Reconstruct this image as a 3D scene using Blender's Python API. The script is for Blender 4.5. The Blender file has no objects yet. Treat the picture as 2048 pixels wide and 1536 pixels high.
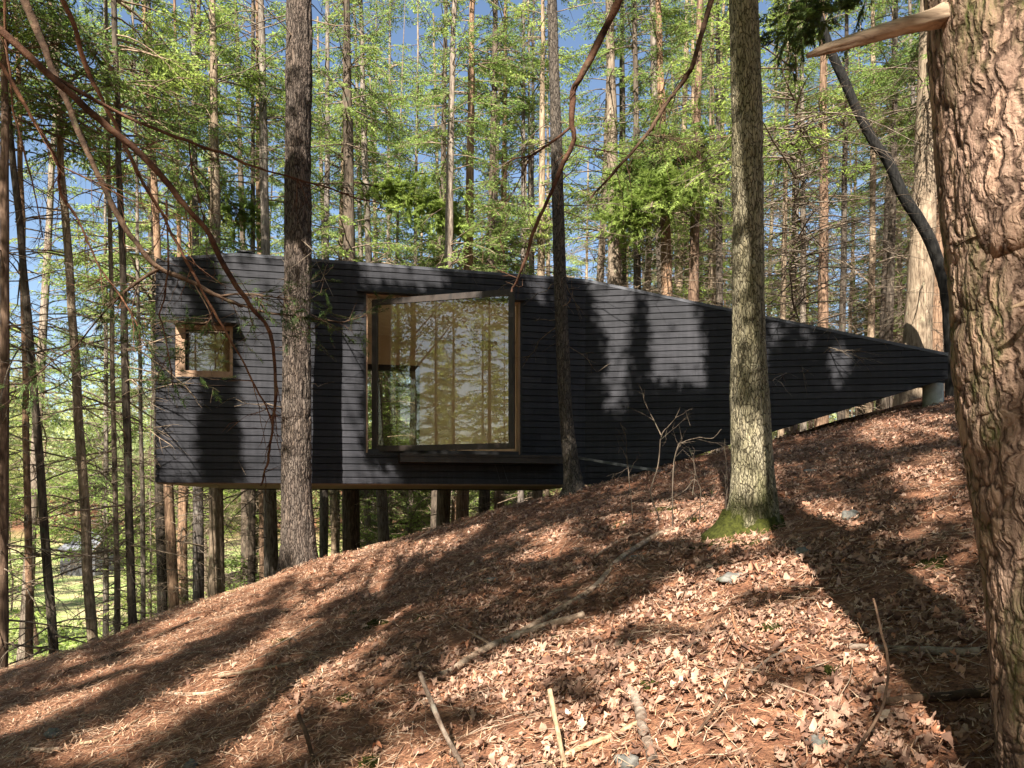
import bpy, math, random
import numpy as np
from mathutils import Vector
R = math.radians
rng = np.random.default_rng(7)
random.seed(7)
sc = bpy.context.scene
COL = sc.collection

# ------------------------------------------------------------------ camera, sky, sun, exposure
F, CX, HY = 1577.0, 1024.0, 1005.0            # focal length, centre column and horizon row, in photo pixels
cd = bpy.data.cameras.new("camera"); cam = bpy.data.objects.new("camera", cd); COL.objects.link(cam)
cam.location = (0, 0, 0); cam.rotation_euler = (R(90), 0, 0)
cd.sensor_width = 36; cd.lens = F / 2048 * 36
cd.shift_y = (HY - 768) / 2048
cd.clip_start = 0.05; cd.clip_end = 600
sc.camera = cam
SUN_EL, SUN_AZ = 40.0, 13.0                    # azimuth: degrees the light travels to the right of straight ahead
w = bpy.data.worlds.new("World"); sc.world = w; w.use_nodes = True
nt = w.node_tree; bg = nt.nodes["Background"]
sky = nt.nodes.new("ShaderNodeTexSky"); sky.sky_type = 'NISHITA'; sky.sun_disc = False
sky.sun_elevation = R(SUN_EL); sky.sun_rotation = R(180 + SUN_AZ)
nt.links.new(sky.outputs[0], bg.inputs[0]); bg.inputs[1].default_value = 0.05
SV = np.array([math.sin(R(SUN_AZ)) * math.cos(R(SUN_EL)), math.cos(R(SUN_AZ)) * math.cos(R(SUN_EL)), -math.sin(R(SUN_EL))])
ld = bpy.data.lights.new("sun", 'SUN'); ld.energy = 5.0; ld.angle = R(0.53); ld.color = (1.0, 0.93, 0.83)
lo = bpy.data.objects.new("sun", ld); COL.objects.link(lo)
lo.rotation_euler = Vector(SV).to_track_quat('-Z', 'Y').to_euler()
sc.view_settings.view_transform = 'Standard'; sc.view_settings.look = 'None'
sc.view_settings.exposure = 2.0; sc.view_settings.gamma = 1.0
sc.cycles.max_bounces = 8; sc.cycles.transparent_max_bounces = 12
sc.cycles.diffuse_bounces = 4; sc.cycles.glossy_bounces = 3
sc.cycles.use_denoising = True

# ------------------------------------------------------------------ helpers
def at(px, py, d):
    return np.array([(px - CX) / F * d, d, (HY - py) / F * d])

def topx(p):
    p = np.asarray(p, float)
    return CX + F * p[..., 0] / p[..., 1], HY - F * p[..., 2] / p[..., 1]

def mesh_obj(name, V, faces, mat=None, parent=None, smooth=True, attrs=None, loc=None, mats=None, mi=None):
    """faces: a list of int arrays (n,3) / (n,4) or a list of index lists; ONE mesh object."""
    V = np.asarray(V, np.float32).reshape(-1, 3)
    me = bpy.data.meshes.new(name)
    sizes, loops = [], []
    for f in faces:
        if isinstance(f, np.ndarray) and f.ndim == 2:
            sizes.append(np.full(len(f), f.shape[1], np.int32)); loops.append(f.astype(np.int32).ravel())
        else:
            sizes.append(np.array([len(f)], np.int32)); loops.append(np.array(f, np.int32))
    sizes = np.concatenate(sizes); loops = np.concatenate(loops)
    me.vertices.add(len(V)); me.vertices.foreach_set("co", V.ravel())
    me.loops.add(len(loops)); me.loops.foreach_set("vertex_index", loops)
    me.polygons.add(len(sizes))
    st = np.zeros(len(sizes), np.int32); st[1:] = np.cumsum(sizes)[:-1]
    me.polygons.foreach_set("loop_start", st)
    me.polygons.foreach_set("use_smooth", np.full(len(sizes), smooth, bool))
    if mi is not None:
        me.polygons.foreach_set("material_index", np.asarray(mi, np.int32))
    me.update(calc_edges=True)
    for k, a in (attrs or {}).items():
        at_ = me.attributes.new(k, 'FLOAT', 'POINT'); at_.data.foreach_set("value", np.asarray(a, np.float32))
    if mats:
        for m in mats: me.materials.append(m)
    elif mat: me.materials.append(mat)
    o = bpy.data.objects.new(name, me); COL.objects.link(o)
    if loc is not None: o.location = loc
    if parent: o.parent = parent
    return o

def thing(name, label, cat, loc=(0, 0, 0), group=None):
    o = bpy.data.objects.new(name, None); COL.objects.link(o)
    o.location = [float(v) for v in loc]; o.empty_display_size = 0.2
    return tag(o, label, cat, group)

def tag(o, label=None, cat=None, group=None, kind=None):
    if label: o["label"] = label
    if cat: o["category"] = cat
    if group: o["group"] = group
    if kind: o["kind"] = kind
    return o

def tubes(P, Rd, sides=3, cap=False):
    """P (n,k,3) polylines, Rd (n,k) radii -> verts, quad faces."""
    P = np.asarray(P, float); Rd = np.asarray(Rd, float)
    n, k, _ = P.shape
    T = np.gradient(P, axis=1); T /= np.linalg.norm(T, axis=2, keepdims=True) + 1e-9
    m = np.abs(T[:, :, 2]).mean(1)
    ref = np.where((m > 0.8)[:, None], np.array([[1.0, 0, 0]]), np.array([[0, 0, 1.0]]))[:, None, :]
    A = np.cross(T, np.broadcast_to(ref, T.shape)); A /= np.linalg.norm(A, axis=2, keepdims=True) + 1e-9
    B = np.cross(T, A)
    an = np.arange(sides) / sides * 2 * np.pi
    V = P[:, :, None, :] + Rd[:, :, None, None] * (A[:, :, None, :] * np.cos(an)[None, None, :, None] + B[:, :, None, :] * np.sin(an)[None, None, :, None])
    idx = np.arange(n * k * sides).reshape(n, k, sides)
    a = idx[:, :-1, :]; b = idx[:, 1:, :]
    Q = np.stack([a, np.roll(a, -1, 2), np.roll(b, -1, 2), b], -1).reshape(-1, 4)
    return V.reshape(-1, 3), Q

class MB:
    def __init__(s): s.v = []; s.f = []; s.n = 0
    def add(s, V, *Fs):
        V = np.asarray(V, float).reshape(-1, 3); s.v.append(V)
        for f in Fs:
            if isinstance(f, np.ndarray): s.f.append(f + s.n)
            else: s.f.append([i + s.n for i in f])
        s.n += len(V)
    def prism(s, poly, ext):
        """poly: planar list of 3D points, extruded by the vector ext."""
        poly = np.asarray(poly, float); n = len(poly); ext = np.asarray(ext, float)
        V = np.vstack([poly, poly + ext])
        s.add(V, list(range(n)), list(range(2 * n - 1, n - 1, -1)), *[[i, n + i, n + (i + 1) % n, (i + 1) % n] for i in range(n)])
    def tube(s, pts, rad, sides=8):
        V, Q = tubes(np.asarray(pts, float)[None], np.asarray(rad, float)[None], sides)
        n = len(V)
        s.add(V, Q, list(range(sides)), list(range(n - 1, n - sides - 1, -1)))
    def build(s, name, mat, parent=None, smooth=False, **k):
        return mesh_obj(name, np.vstack(s.v), s.f, mat, parent, smooth, **k)

def _hash(ix, iy, iz, seed):
    h = (ix * 374761393 + iy * 668265263 + iz * 2147483647 + seed * 144665) & 0x7fffffff
    h = ((h ^ (h >> 13)) * 1274126177) & 0x7fffffff
    h = ((h ^ (h >> 15)) * 1911520717) & 0x7fffffff
    return ((h ^ (h >> 16)) & 0xffff) / 65535.0

def vnoise(x, y, z, seed=0):
    """smooth value noise in -1..1 (numpy)."""
    x, y, z = np.broadcast_arrays(np.asarray(x, float), np.asarray(y, float), np.asarray(z, float))
    ix, iy, iz = (np.floor(a).astype(np.int64) for a in (x, y, z))
    fx, fy, fz = x - ix, y - iy, z - iz
    u, v, w_ = (t * t * t * (t * (t * 6 - 15) + 10) for t in (fx, fy, fz))
    r = 0
    for dx in (0, 1):
        for dy in (0, 1):
            for dz in (0, 1):
                r = r + _hash(ix + dx, iy + dy, iz + dz, seed) * (u if dx else 1 - u) * (v if dy else 1 - v) * (w_ if dz else 1 - w_)
    return r * 2 - 1

def worley(x, y, z, seed=0):
    """F2-F1 of cell noise (numpy): 0 on the cell borders."""
    ix, iy, iz = (np.floor(a).astype(np.int64) for a in (x, y, z))
    f1 = np.full(x.shape, 9.0); f2 = np.full(x.shape, 9.0); cid = np.zeros(x.shape)
    for dx in (-1, 0, 1):
        for dy in (-1, 0, 1):
            for dz in (-1, 0, 1):
                cx, cy, cz = ix + dx, iy + dy, iz + dz
                d = np.sqrt((cx + _hash(cx, cy, cz, seed) - x) ** 2 + (cy + _hash(cx, cy, cz, seed + 1) - y) ** 2 + (cz + _hash(cx, cy, cz, seed + 2) - z) ** 2)
                new = d < f1
                f2 = np.where(new, f1, np.minimum(f2, d)); f1 = np.where(new, d, f1)
                cid = np.where(new, _hash(cx, cy, cz, seed + 3), cid)
    return f2 - f1, cid

def spline(pts, n):
    """Catmull-Rom through pts (k,m) -> (n,m)."""
    P = np.asarray(pts, float)
    P = np.vstack([2 * P[0] - P[1], P, 2 * P[-1] - P[-2]])
    t = np.linspace(0, len(P) - 3 - 1e-6, n); i = t.astype(int); f = (t - i)[:, None]
    a, b, c, d = P[i], P[i + 1], P[i + 2], P[i + 3]
    return 0.5 * (2 * b + (c - a) * f + (2 * a - 5 * b + 4 * c - d) * f ** 2 + (3 * b - a - 3 * c + d) * f ** 3)

# ------------------------------------------------------------------ materials
class NT:
    def __init__(s, name):
        s.m = bpy.data.materials.new(name); s.m.use_nodes = True; s.t = s.m.node_tree
        s.b = s.t.nodes["Principled BSDF"]; s.out = s.t.nodes["Material Output"]
    def n(s, typ, **k):
        o = s.t.nodes.new("ShaderNode" + typ)
        for a, v in k.items():
            if a.startswith("i_"): o.inputs[a[2:].replace("_", " ")].default_value = v
            else: setattr(o, a, v)
        return o
    def l(s, a, b): s.t.links.new(a, b)
    def coords(s, scale, which="Object"):
        tc = s.n("TexCoord"); mp = s.n("Mapping"); mp.inputs["Scale"].default_value = scale
        s.l(tc.outputs[which], mp.inputs["Vector"]); return mp.outputs[0]
    def noise(s, vec, scale, detail=4.0, rough=0.55, dist=0.0):
        n = s.n("TexNoise"); n.inputs["Scale"].default_value = scale; n.inputs["Detail"].default_value = detail
        n.inputs["Roughness"].default_value = rough; n.inputs["Distortion"].default_value = dist
        if vec is not None: s.l(vec, n.inputs["Vector"])
        return n.outputs["Fac"]
    def ramp(s, fac, stops):
        r = s.n("ValToRGB"); e = r.color_ramp.elements
        while len(e) < len(stops): e.new(0.5)
        for el, (p, c) in zip(e, stops):
            el.position = p; el.color = (*c, 1) if len(c) == 3 else c
        s.l(fac, r.inputs[0]); return r.outputs[0]
    def mix(s, fac, a, b, typ='MIX'):
        m = s.n("Mix", data_type='RGBA', blend_type=typ)
        for sock, v in ((m.inputs[0], fac), (m.inputs[6], a), (m.inputs[7], b)):
            if isinstance(v, (int, float)): sock.default_value = v
            elif isinstance(v, tuple): sock.default_value = (*v, 1)
            else: s.l(v, sock)
        return m.outputs[2]
    def math(s, op, a, b=0.0):
        m = s.n("Math", operation=op)
        for i, v in enumerate((a, b)):
            if isinstance(v, (int, float)): m.inputs[i].default_value = v
            else: s.l(v, m.inputs[i])
        return m.outputs[0]
    def bump(s, h, strength, dist):
        b = s.n("Bump"); b.inputs["Strength"].default_value = strength; b.inputs["Distance"].default_value = dist
        s.l(h, b.inputs["Height"]); s.l(b.outputs[0], s.b.inputs["Normal"]); return b
    def base(s, c, rough=0.8, spec=0.3):
        if isinstance(c, tuple): s.b.inputs["Base Color"].default_value = (*c, 1)
        else: s.l(c, s.b.inputs["Base Color"])
        s.b.inputs["Roughness"].default_value = rough; s.b.inputs["Specular IOR Level"].default_value = spec
        return s.m

def bark_mat(name, dark, light, crack, lichen=None, lich=0.5, fz=0.16, scale=26.0):
    t = NT(name); v = t.coords((1, 1, fz))
    n1 = t.noise(v, scale, 5, 0.65); n2 = t.noise(t.coords((1, 1, 0.5)), 3.0, 3)
    c = t.ramp(n1, [(0.3, crack), (0.43, dark), (0.68, light)])
    c = t.mix(n2, c, tuple(0.55 * x for x in light), 'MIX') if False else c
    oi = t.n("ObjectInfo")
    c = t.mix(1.0, c, t.ramp(oi.outputs["Random"], [(0, (0.72, 0.72, 0.75)), (0.5, (1.0, 0.97, 0.92)), (1, (1.25, 1.15, 1.05))]), 'MULTIPLY')
    c = t.mix(1.0, c, t.ramp(n2, [(0.3, (0.75, 0.75, 0.75)), (0.7, (1.2, 1.2, 1.2))]), 'MULTIPLY')
    if lichen:
        n3 = t.noise(t.coords((1, 1, 0.6)), 7.0, 5, 0.7)
        c = t.mix(t.ramp(n3, [(lich, (0, 0, 0)), (lich + 0.12, (0.8, 0.8, 0.8))]), c, lichen)
    t.bump(n1, 0.9, 0.025)
    return t.base(c, 0.9, 0.15)

def attr_bark(name, crackc, dark, light, tint=None, moss=None, moss_at=0.62, fine=60.0, vor=34.0, vz=0.22, wide=0.16, warp=0.03, zmoss=None, bumpd=0.014):
    t = NT(name); a = t.n("Attribute", attribute_name="crack").outputs["Fac"]
    pid = t.n("Attribute", attribute_name="plate").outputs["Fac"]
    tc = t.n("TexCoord").outputs["Object"]
    wn = t.n("TexNoise"); wn.inputs["Scale"].default_value = 11.0; wn.inputs["Detail"].default_value = 4; t.l(tc, wn.inputs["Vector"])
    wv = t.n("VectorMath", operation='MULTIPLY_ADD'); t.l(wn.outputs["Color"], wv.inputs[0]); wv.inputs[1].default_value = (warp * 2, warp * 2, warp * 3); t.l(tc, wv.inputs[2])
    mp = t.n("Mapping"); mp.inputs["Scale"].default_value = (1, 1, vz); t.l(wv.outputs[0], mp.inputs["Vector"])
    def vd(sc_):
        v = t.n("TexVoronoi", feature='DISTANCE_TO_EDGE'); v.inputs["Scale"].default_value = sc_; t.l(mp.outputs[0], v.inputs["Vector"]); return v.outputs["Distance"]
    e1 = t.ramp(vd(vor), [(0.01, (0, 0, 0)), (wide, (1, 1, 1))]); e2 = t.ramp(vd(vor * 2.3), [(0.0, (0, 0, 0)), (wide * 1.2, (1, 1, 1))])
    vc = t.n("TexVoronoi"); vc.inputs["Scale"].default_value = vor; t.l(mp.outputs[0], vc.inputs["Vector"])
    n = t.noise(t.coords((1, 1, 0.35)), fine, 6, 0.75)
    n2 = t.noise(t.coords((1, 1, 0.4)), 5.0, 4, 0.6)
    c = t.mix(t.ramp(n, [(0.3, (0, 0, 0)), (0.7, (1, 1, 1))]), dark, light)
    sep = t.n("SeparateColor"); t.l(vc.outputs["Color"], sep.inputs[0])
    c = t.mix(1.0, c, t.ramp(sep.outputs[0], [(0, (0.7, 0.68, 0.68)), (0.5, (1, 1, 1)), (1, (1.25, 1.2, 1.14))]), 'MULTIPLY')
    if tint: c = t.mix(t.ramp(n2, [(0.42, (0, 0, 0)), (0.62, (0.8, 0.8, 0.8))]), c, tint)
    h = t.math('ADD', t.math('MULTIPLY', e1, 0.7), t.math('MULTIPLY', e2, 0.3))
    c = t.mix(t.ramp(h, [(0.12, (1, 1, 1)), (0.75, (0, 0, 0))]), c, crackc)
    c = t.mix(t.ramp(a, [(0.15, (0.85, 0.85, 0.85)), (0.5, (0, 0, 0))]), c, crackc)
    if moss:
        m1 = t.ramp(t.noise(t.coords((1, 1, 0.35)), 4.2, 6, 0.75), [(moss_at, (0, 0, 0)), (moss_at + 0.2, (1, 1, 1))])
        m1 = t.math('MULTIPLY', m1, t.ramp(n, [(0.35, (0.1, 0.1, 0.1)), (0.6, (1, 1, 1))]))
        c = t.mix(m1, c, t.mix(n, moss, tuple(2.0 * x for x in moss)))
    if zmoss:
        sx = t.n("SeparateXYZ"); t.l(tc, sx.inputs[0]); mr = t.n("MapRange"); t.l(sx.outputs["Z"], mr.inputs[0])
        mr.inputs[1].default_value = zmoss[0]; mr.inputs[2].default_value = zmoss[1]; mr.inputs[3].default_value = 1.0; mr.inputs[4].default_value = 0.0
        k = t.math('ADD', mr.outputs[0], t.math('MULTIPLY', t.math('SUBTRACT', n2, 0.5), 1.6))
        k = t.math('MULTIPLY', t.ramp(k, [(0.3, (0, 0, 0)), (0.8, (1, 1, 1))]), t.ramp(n, [(0.3, (0.3, 0.3, 0.3)), (0.55, (1, 1, 1))]))
        c = t.mix(k, c, t.mix(n, (0.018, 0.021, 0.005), (0.07, 0.078, 0.017)))
    t.bump(t.math('ADD', t.math('MULTIPLY', n, 0.5), h), 1.0, bumpd)
    return t.base(c, 0.92, 0.12)

def leaf_mat(name, dark, mid, light, trans=0.35, pos=0.5, rough=0.55):
    t = NT(name)
    ge = t.n("NewGeometry")
    n = t.noise(ge.outputs["Position"], pos, 3, 0.6)
    ri = ge.outputs["Random Per Island"]
    f = t.math('ADD', t.math('MULTIPLY', n, 0.75), t.math('MULTIPLY', ri, 0.25))
    c = t.ramp(f, [(0.3, dark), (0.5, mid), (0.68, light)])
    oi = t.n("ObjectInfo")
    c = t.mix(1.0, c, t.ramp(oi.outputs["Random"], [(0, (0.8, 0.85, 0.9)), (1, (1.2, 1.12, 0.95))]), 'MULTIPLY')
    t.base(c, rough, 0.25)
    tr = t.n("BsdfTranslucent"); t.l(c, tr.inputs["Color"])
    ms = t.n("MixShader"); ms.inputs[0].default_value = trans
    t.l(t.b.outputs[0], ms.inputs[1]); t.l(tr.outputs[0], ms.inputs[2]); t.l(ms.outputs[0], t.out.inputs[0])
    return t.m

def glass_mat(name, refl, tint):
    t = NT(name)
    tr = t.n("BsdfTransparent"); tr.inputs[0].default_value = (*tint, 1)
    gl = t.n("BsdfGlossy"); gl.inputs["Roughness"].default_value = 0.0; gl.inputs["Color"].default_value = (1, 0.98, 0.94, 1)
    fr = t.n("LayerWeight"); fr.inputs["Blend"].default_value = 0.25
    f = t.math('ADD', t.math('MULTIPLY', fr.outputs["Fresnel"], 0.8), refl)
    ms = t.n("MixShader"); t.l(f, ms.inputs[0]); t.l(tr.outputs[0], ms.inputs[1]); t.l(gl.outputs[0], ms.inputs[2])
    t.l(ms.outputs[0], t.out.inputs[0]); return t.m

def wood_mat(name, a, b, scale=(1, 1, 12), ns=6.0, rough=0.6):
    t = NT(name); n = t.noise(t.coords(scale), ns, 5, 0.6, 0.6)
    c = t.ramp(n, [(0.3, a), (0.7, b)]); t.bump(n, 0.15, 0.004); return t.base(c, rough, 0.3)

M = {}
M['bark_grey'] = bark_mat("bark_grey", (0.11, 0.09, 0.075), (0.27, 0.235, 0.195), (0.04, 0.033, 0.028), (0.2, 0.22, 0.15), 0.6)
M['bark_brown'] = bark_mat("bark_brown", (0.13, 0.08, 0.052), (0.3, 0.2, 0.13), (0.045, 0.026, 0.018))
M['bark_tan'] = bark_mat("bark_tan", (0.15, 0.112, 0.078), (0.32, 0.255, 0.185), (0.05, 0.036, 0.025), (0.26, 0.27, 0.17), 0.6)
M['bark_dark'] = bark_mat("bark_dark", (0.045, 0.036, 0.028), (0.12, 0.098, 0.078), (0.018, 0.014, 0.012), (0.07, 0.085, 0.05), 0.58)
M['bark_shade_black'] = bark_mat("bark_shade_black", (0.006, 0.006, 0.006), (0.018, 0.018, 0.017), (0.003, 0.003, 0.003))  # near-black: the leaning trunk's shade is put into its bark colour
M['twig'] = bark_mat("twig_wood", (0.12, 0.09, 0.065), (0.3, 0.25, 0.19), (0.05, 0.035, 0.025), scale=14)
M['limb_red'] = bark_mat("limb_red", (0.085, 0.042, 0.026), (0.2, 0.105, 0.062), (0.03, 0.017, 0.012), (0.11, 0.11, 0.06), 0.6, fz=1.0, scale=9)
M['limb_dark'] = bark_mat("limb_dark", (0.05, 0.032, 0.022), (0.13, 0.085, 0.058), (0.02, 0.013, 0.01), (0.1, 0.12, 0.05), 0.6, fz=1.0, scale=9)
M['stick'] = bark_mat("stick_wood", (0.18, 0.13, 0.095), (0.4, 0.32, 0.25), (0.07, 0.05, 0.035), (0.28, 0.27, 0.22), 0.6, fz=1.0, scale=14)
M['stick_pale'] = bark_mat("stick_pale", (0.24, 0.165, 0.105), (0.42, 0.32, 0.22), (0.1, 0.065, 0.042), fz=.5, scale=22)
M['needles'] = leaf_mat("hemlock_needles", (0.09, 0.14, 0.04), (0.24, 0.34, 0.085), (0.44, 0.57, 0.15), trans=0.55)
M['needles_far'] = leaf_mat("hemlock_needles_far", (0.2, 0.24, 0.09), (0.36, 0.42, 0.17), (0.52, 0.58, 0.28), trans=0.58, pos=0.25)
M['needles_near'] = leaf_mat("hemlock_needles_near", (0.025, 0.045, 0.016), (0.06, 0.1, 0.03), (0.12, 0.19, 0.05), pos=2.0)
M['leaves_spring'] = leaf_mat("spring_leaves", (0.13, 0.19, 0.045), (0.25, 0.34, 0.085), (0.38, 0.46, 0.14), trans=0.5, pos=0.8)
M['siding'] = None

# ------------------------------------------------------------------ ground
CRX = [-40, -12, -6.4, -5.5, -4.3, -3, -1, 1, 7, 15, 40]
CRY = [4, 7.5, 9.9, 10.6, 11.9, 13.2, 13.9, 14.3, 15.5, 18, 24]
def sp(t, k=1.4): return np.logaddexp(0, k * t) / k
def gz0(x, y):
    x = np.asarray(x, float); y = np.asarray(y, float)
    xc = np.clip(x, -70, 45)
    z = -1.6 + 0.2377 * xc + 0.1097 * np.clip(y, -60, 200)
    m = np.interp(x, [-6, -3, 0, 4, 9], [0.62, 0.5, 0.28, 0.18, 0.12])
    z = z - (0.1097 + m) * sp(y - 0.35 - np.interp(x, CRX, CRY), 2.6)
    z = z - 0.3 * np.exp(-((x - 1.95) ** 2 + (y - 2.45) ** 2) / 0.8)
    fl = -6.2 + 0.1 * np.clip(y - 80, 0, 130) + 0.25 * vnoise(x / 9, y / 9, 0, 5)
    return fl + sp(z - fl, 1.0)
def gz(x, y):
    z = gz0(x, y)
    n = 0.05 * vnoise(np.asarray(x) / 1.1, np.asarray(y) / 1.1, 0, 1) + 0.028 * vnoise(np.asarray(x) / 0.38, np.asarray(y) / 0.38, 3, 2)
    n = n + 0.012 * vnoise(np.asarray(x) / 0.13, np.asarray(y) / 0.13, 7, 3)
    return z + n
def ground_hit(px, py):
    """the point of the slope that the photo shows at a pixel (near side of the crest)."""
    d = 2.5
    k = np.array([(px - CX) / F, 1, (HY - py) / F])
    while d < 60:
        p = k * d
        if p[2] < gz(p[0], p[1]): return np.array([p[0], p[1], gz(p[0], p[1])])
        d += 0.02
    return k * 14

def grow(a, n, f): return np.cumsum(a * f ** np.arange(1, n + 1))
xs = np.arange(-8, 9.01, 0.055); ys = np.arange(2.4, 16.5, 0.055)
gx = np.concatenate([(-8 - grow(0.055, 62, 1.092))[::-1], xs, 9 + grow(0.055, 62, 1.092)])
gy = np.concatenate([(2.4 - grow(0.055, 56, 1.092))[::-1], ys, 16.5 + grow(0.055, 64, 1.092)])
X, Y = np.meshgrid(gx, gy); Z = gz(X, Y)
nx, ny = len(gx), len(gy)
ii = np.arange(nx * ny).reshape(ny, nx)
Q = np.stack([ii[:-1, :-1], ii[:-1, 1:], ii[1:, 1:], ii[1:, :-1]], -1).reshape(-1, 4)
t = NT("forest_floor"); ge = t.n("NewGeometry"); pos = ge.outputs["Position"]
n1 = t.noise(pos, 1.3, 5, 0.6); n2 = t.noise(pos, 9.0, 6, 0.7); n3 = t.noise(pos, 55.0, 4, 0.7)
c = t.ramp(n2, [(0.28, (0.06, 0.03, 0.02)), (0.45, (0.15, 0.07, 0.042)), (0.6, (0.24, 0.12, 0.07)), (0.75, (0.32, 0.19, 0.115))])
c = t.mix(1.0, c, t.ramp(n3, [(0.32, (0.45, 0.42, 0.4)), (0.5, (1, 1, 1)), (0.7, (1.5, 1.35, 1.2))]), 'MULTIPLY')
c = t.mix(t.ramp(n1, [(0.5, (0, 0, 0)), (0.72, (0.7, 0.7, 0.7))]), c, (0.09, 0.052, 0.034))
ymap = t.n("SeparateXYZ"); t.l(pos, ymap.inputs[0])
far = t.ramp(t.math('ADD', t.math('MULTIPLY', ymap.outputs["Z"], -0.2), t.math('MULTIPLY', n1, 0.35)), [(1.02, (0, 0, 0)), (1.16, (1, 1, 1))]) if False else None
vf = t.math('MULTIPLY', t.math('ADD', ymap.outputs["Z"], 3.4), -0.5)
vfc = t.n("Clamp"); t.l(vf, vfc.inputs[0])
grn = t.ramp(t.noise(pos, 0.35, 5, 0.7), [(0.4, (0.4, 0.31, 0.18)), (0.5, (0.3, 0.31, 0.13)), (0.6, (0.2, 0.27, 0.085))])
c = t.mix(vfc.outputs[0], c, grn)
t.bump(t.math('ADD', n2, t.math('MULTIPLY', n3, 0.5)), 1.0, 0.03)
M['floor'] = t.base(c, 0.95, 0.1)
ground = mesh_obj("ground", np.stack([X, Y, Z], -1), [Q], M['floor'], smooth=True)
tag(ground, kind="structure")

# ------------------------------------------------------------------ cabin
LX, LY = -5.95, 13.2; FX, FY = 1.37, 14.8; RX, RY = 7.62, 13.8
BLX, BLY = -6.5, 17.7; BFX, BFY = 0.8, 19.3; BRX, BRY = 7.75, 15.0
ZB = 0.335
class Facet:
    """a vertical wall plane from plan point a to plan point b; u metres along it, z up; n outward (towards the camera)."""
    def __init__(s, a, b):
        s.a = np.array([*a, 0.0]); d = np.array([b[0] - a[0], b[1] - a[1], 0.0]); s.L = np.linalg.norm(d); s.e = d / s.L
        s.n = np.array([s.e[1], -s.e[0], 0.0])
    def p(s, u, z, off=0.0): return s.a + s.e * u + np.array([0, 0, z]) + s.n * off
    def px(s, X_, Y_=None):
        k = (X_ - CX) / F
        u = (k * s.a[1] - s.a[0]) / (s.e[0] - k * s.e[1])
        if Y_ is None: return u
        return u, (HY - Y_) / F * (s.a[1] + u * s.e[1])
def clip(poly, a, b, c):
    """keep a*u+b*z<=c."""
    out = []
    for i in range(len(poly)):
        p, q = poly[i], poly[(i + 1) % len(poly)]
        dp, dq = a * p[0] + b * p[1] - c, a * q[0] + b * q[1] - c
        if dp <= 0: out.append(p)
        if (dp < 0 < dq) or (dq < 0 < dp):
            f = dp / (dp - dq); out.append((p[0] + f * (q[0] - p[0]), p[1] + f * (q[1] - p[1])))
    return out
def minus(poly, hole):
    u0, z0, u1, z1 = hole
    parts = [clip(poly, 1, 0, u0), clip(poly, -1, 0, -u1)]
    mid = clip(clip(poly, -1, 0, -u0), 1, 0, u1)
    parts += [clip(mid, 0, 1, z0) if mid else [], clip(mid, 0, -1, -z1) if mid else []]
    return [q for q in parts if len(q) >= 3]
def minus_all(polys, holes):
    for h in holes: polys = [q for p in polys for q in minus(p, h)]
    return polys
BH = 0.1175
def boards(fc, outline, holes, name, parent, z0, thick=0.03):
    mb = MB(); rr = random.Random(3)
    z = z0
    while z < 4.6:
        band = clip(clip(outline, 0, -1, -z), 0, 1, z + BH - 0.017)
        if len(band) >= 3:
            joints = sorted(rr.uniform(0.3, fc.L) for _ in range(2))
            prev = -1.0
            for j in joints + [99]:
                seg = clip(clip(band, -1, 0, -prev), 1, 0, j - 0.0025)
                prev = j + 0.0
                if len(seg) < 3: continue
                t_ = thick + rr.uniform(-0.003, 0.003)
                for q in minus_all([seg], holes):
                    if max(p[0] for p in q) - min(p[0] for p in q) < 0.01: continue
                    mb.prism([fc.p(u, zz, 0.0) for u, zz in q], fc.n * t_)
        z += BH
    return mb.build(name, M['siding'], parent)
def panel(fc, polys, t0, t1, name, mat, parent):
    mb = MB()
    for q in polys: mb.prism([fc.p(u, z, t0) for u, z in q], fc.n * (t1 - t0))
    return mb.build(name, mat, parent)
def box_on(mb, fc, u0, u1, z0, z1, o0, o1):
    mb.prism([fc.p(u0, z0, o0), fc.p(u1, z0, o0), fc.p(u1, z1, o0), fc.p(u0, z1, o0)], fc.n * (o1 - o0))

t = NT("black_stained_siding"); v = t.coords((1.5, 1.5, 30)); n1 = t.noise(v, 3.0, 5, 0.6); n2 = t.noise(t.coords((1, 1, 1)), 1.6, 4, 0.6)
ge = t.n("NewGeometry"); ri = ge.outputs["Random Per Island"]
c = t.ramp(n1, [(0.3, (0.013, 0.0135, 0.016)), (0.7, (0.028, 0.029, 0.034))])
c = t.mix(1.0, c, t.ramp(ri, [(0, (0.75, 0.75, 0.76)), (1, (1.2, 1.18, 1.18))]), 'MULTIPLY')
c = t.mix(1.0, c, t.ramp(n2, [(0.3, (0.8, 0.8, 0.82)), (0.7, (1.2, 1.18, 1.16))]), 'MULTIPLY')
st2 = t.noise(t.coords((7, 7, .35)), 2.2, 4, .6)
c = t.mix(1.0, c, t.ramp(st2, [(0.35, (0.82, 0.82, 0.83)), (0.7, (1.25, 1.22, 1.2))]), 'MULTIPLY')
spk = t.ramp(t.noise(t.coords((1, 1, 1)), 60.0, 2, 0.5), [(0.74, (0, 0, 0)), (0.78, (0.6, 0.6, 0.6))])
c = t.mix(spk, c, (0.12, 0.11, 0.1)); t.bump(n1, 0.25, 0.003)
M['siding'] = t.base(c, 0.55, 0.14)
M['black'] = NT("black_backing").base((0.012, 0.012, 0.013), 0.7, 0.2)
M['black_metal'] = NT("black_metal").base((0.015, 0.015, 0.017), 0.45, 0.2)
M['flash'] = NT("grey_flashing").base((0.05, 0.052, 0.062), 0.5, 0.3)
M['ply'] = wood_mat("plywood_lining", (0.52, 0.43, 0.33), (0.64, 0.54, 0.43), (1, 1, 0.2), 5.0, 0.6)
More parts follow.
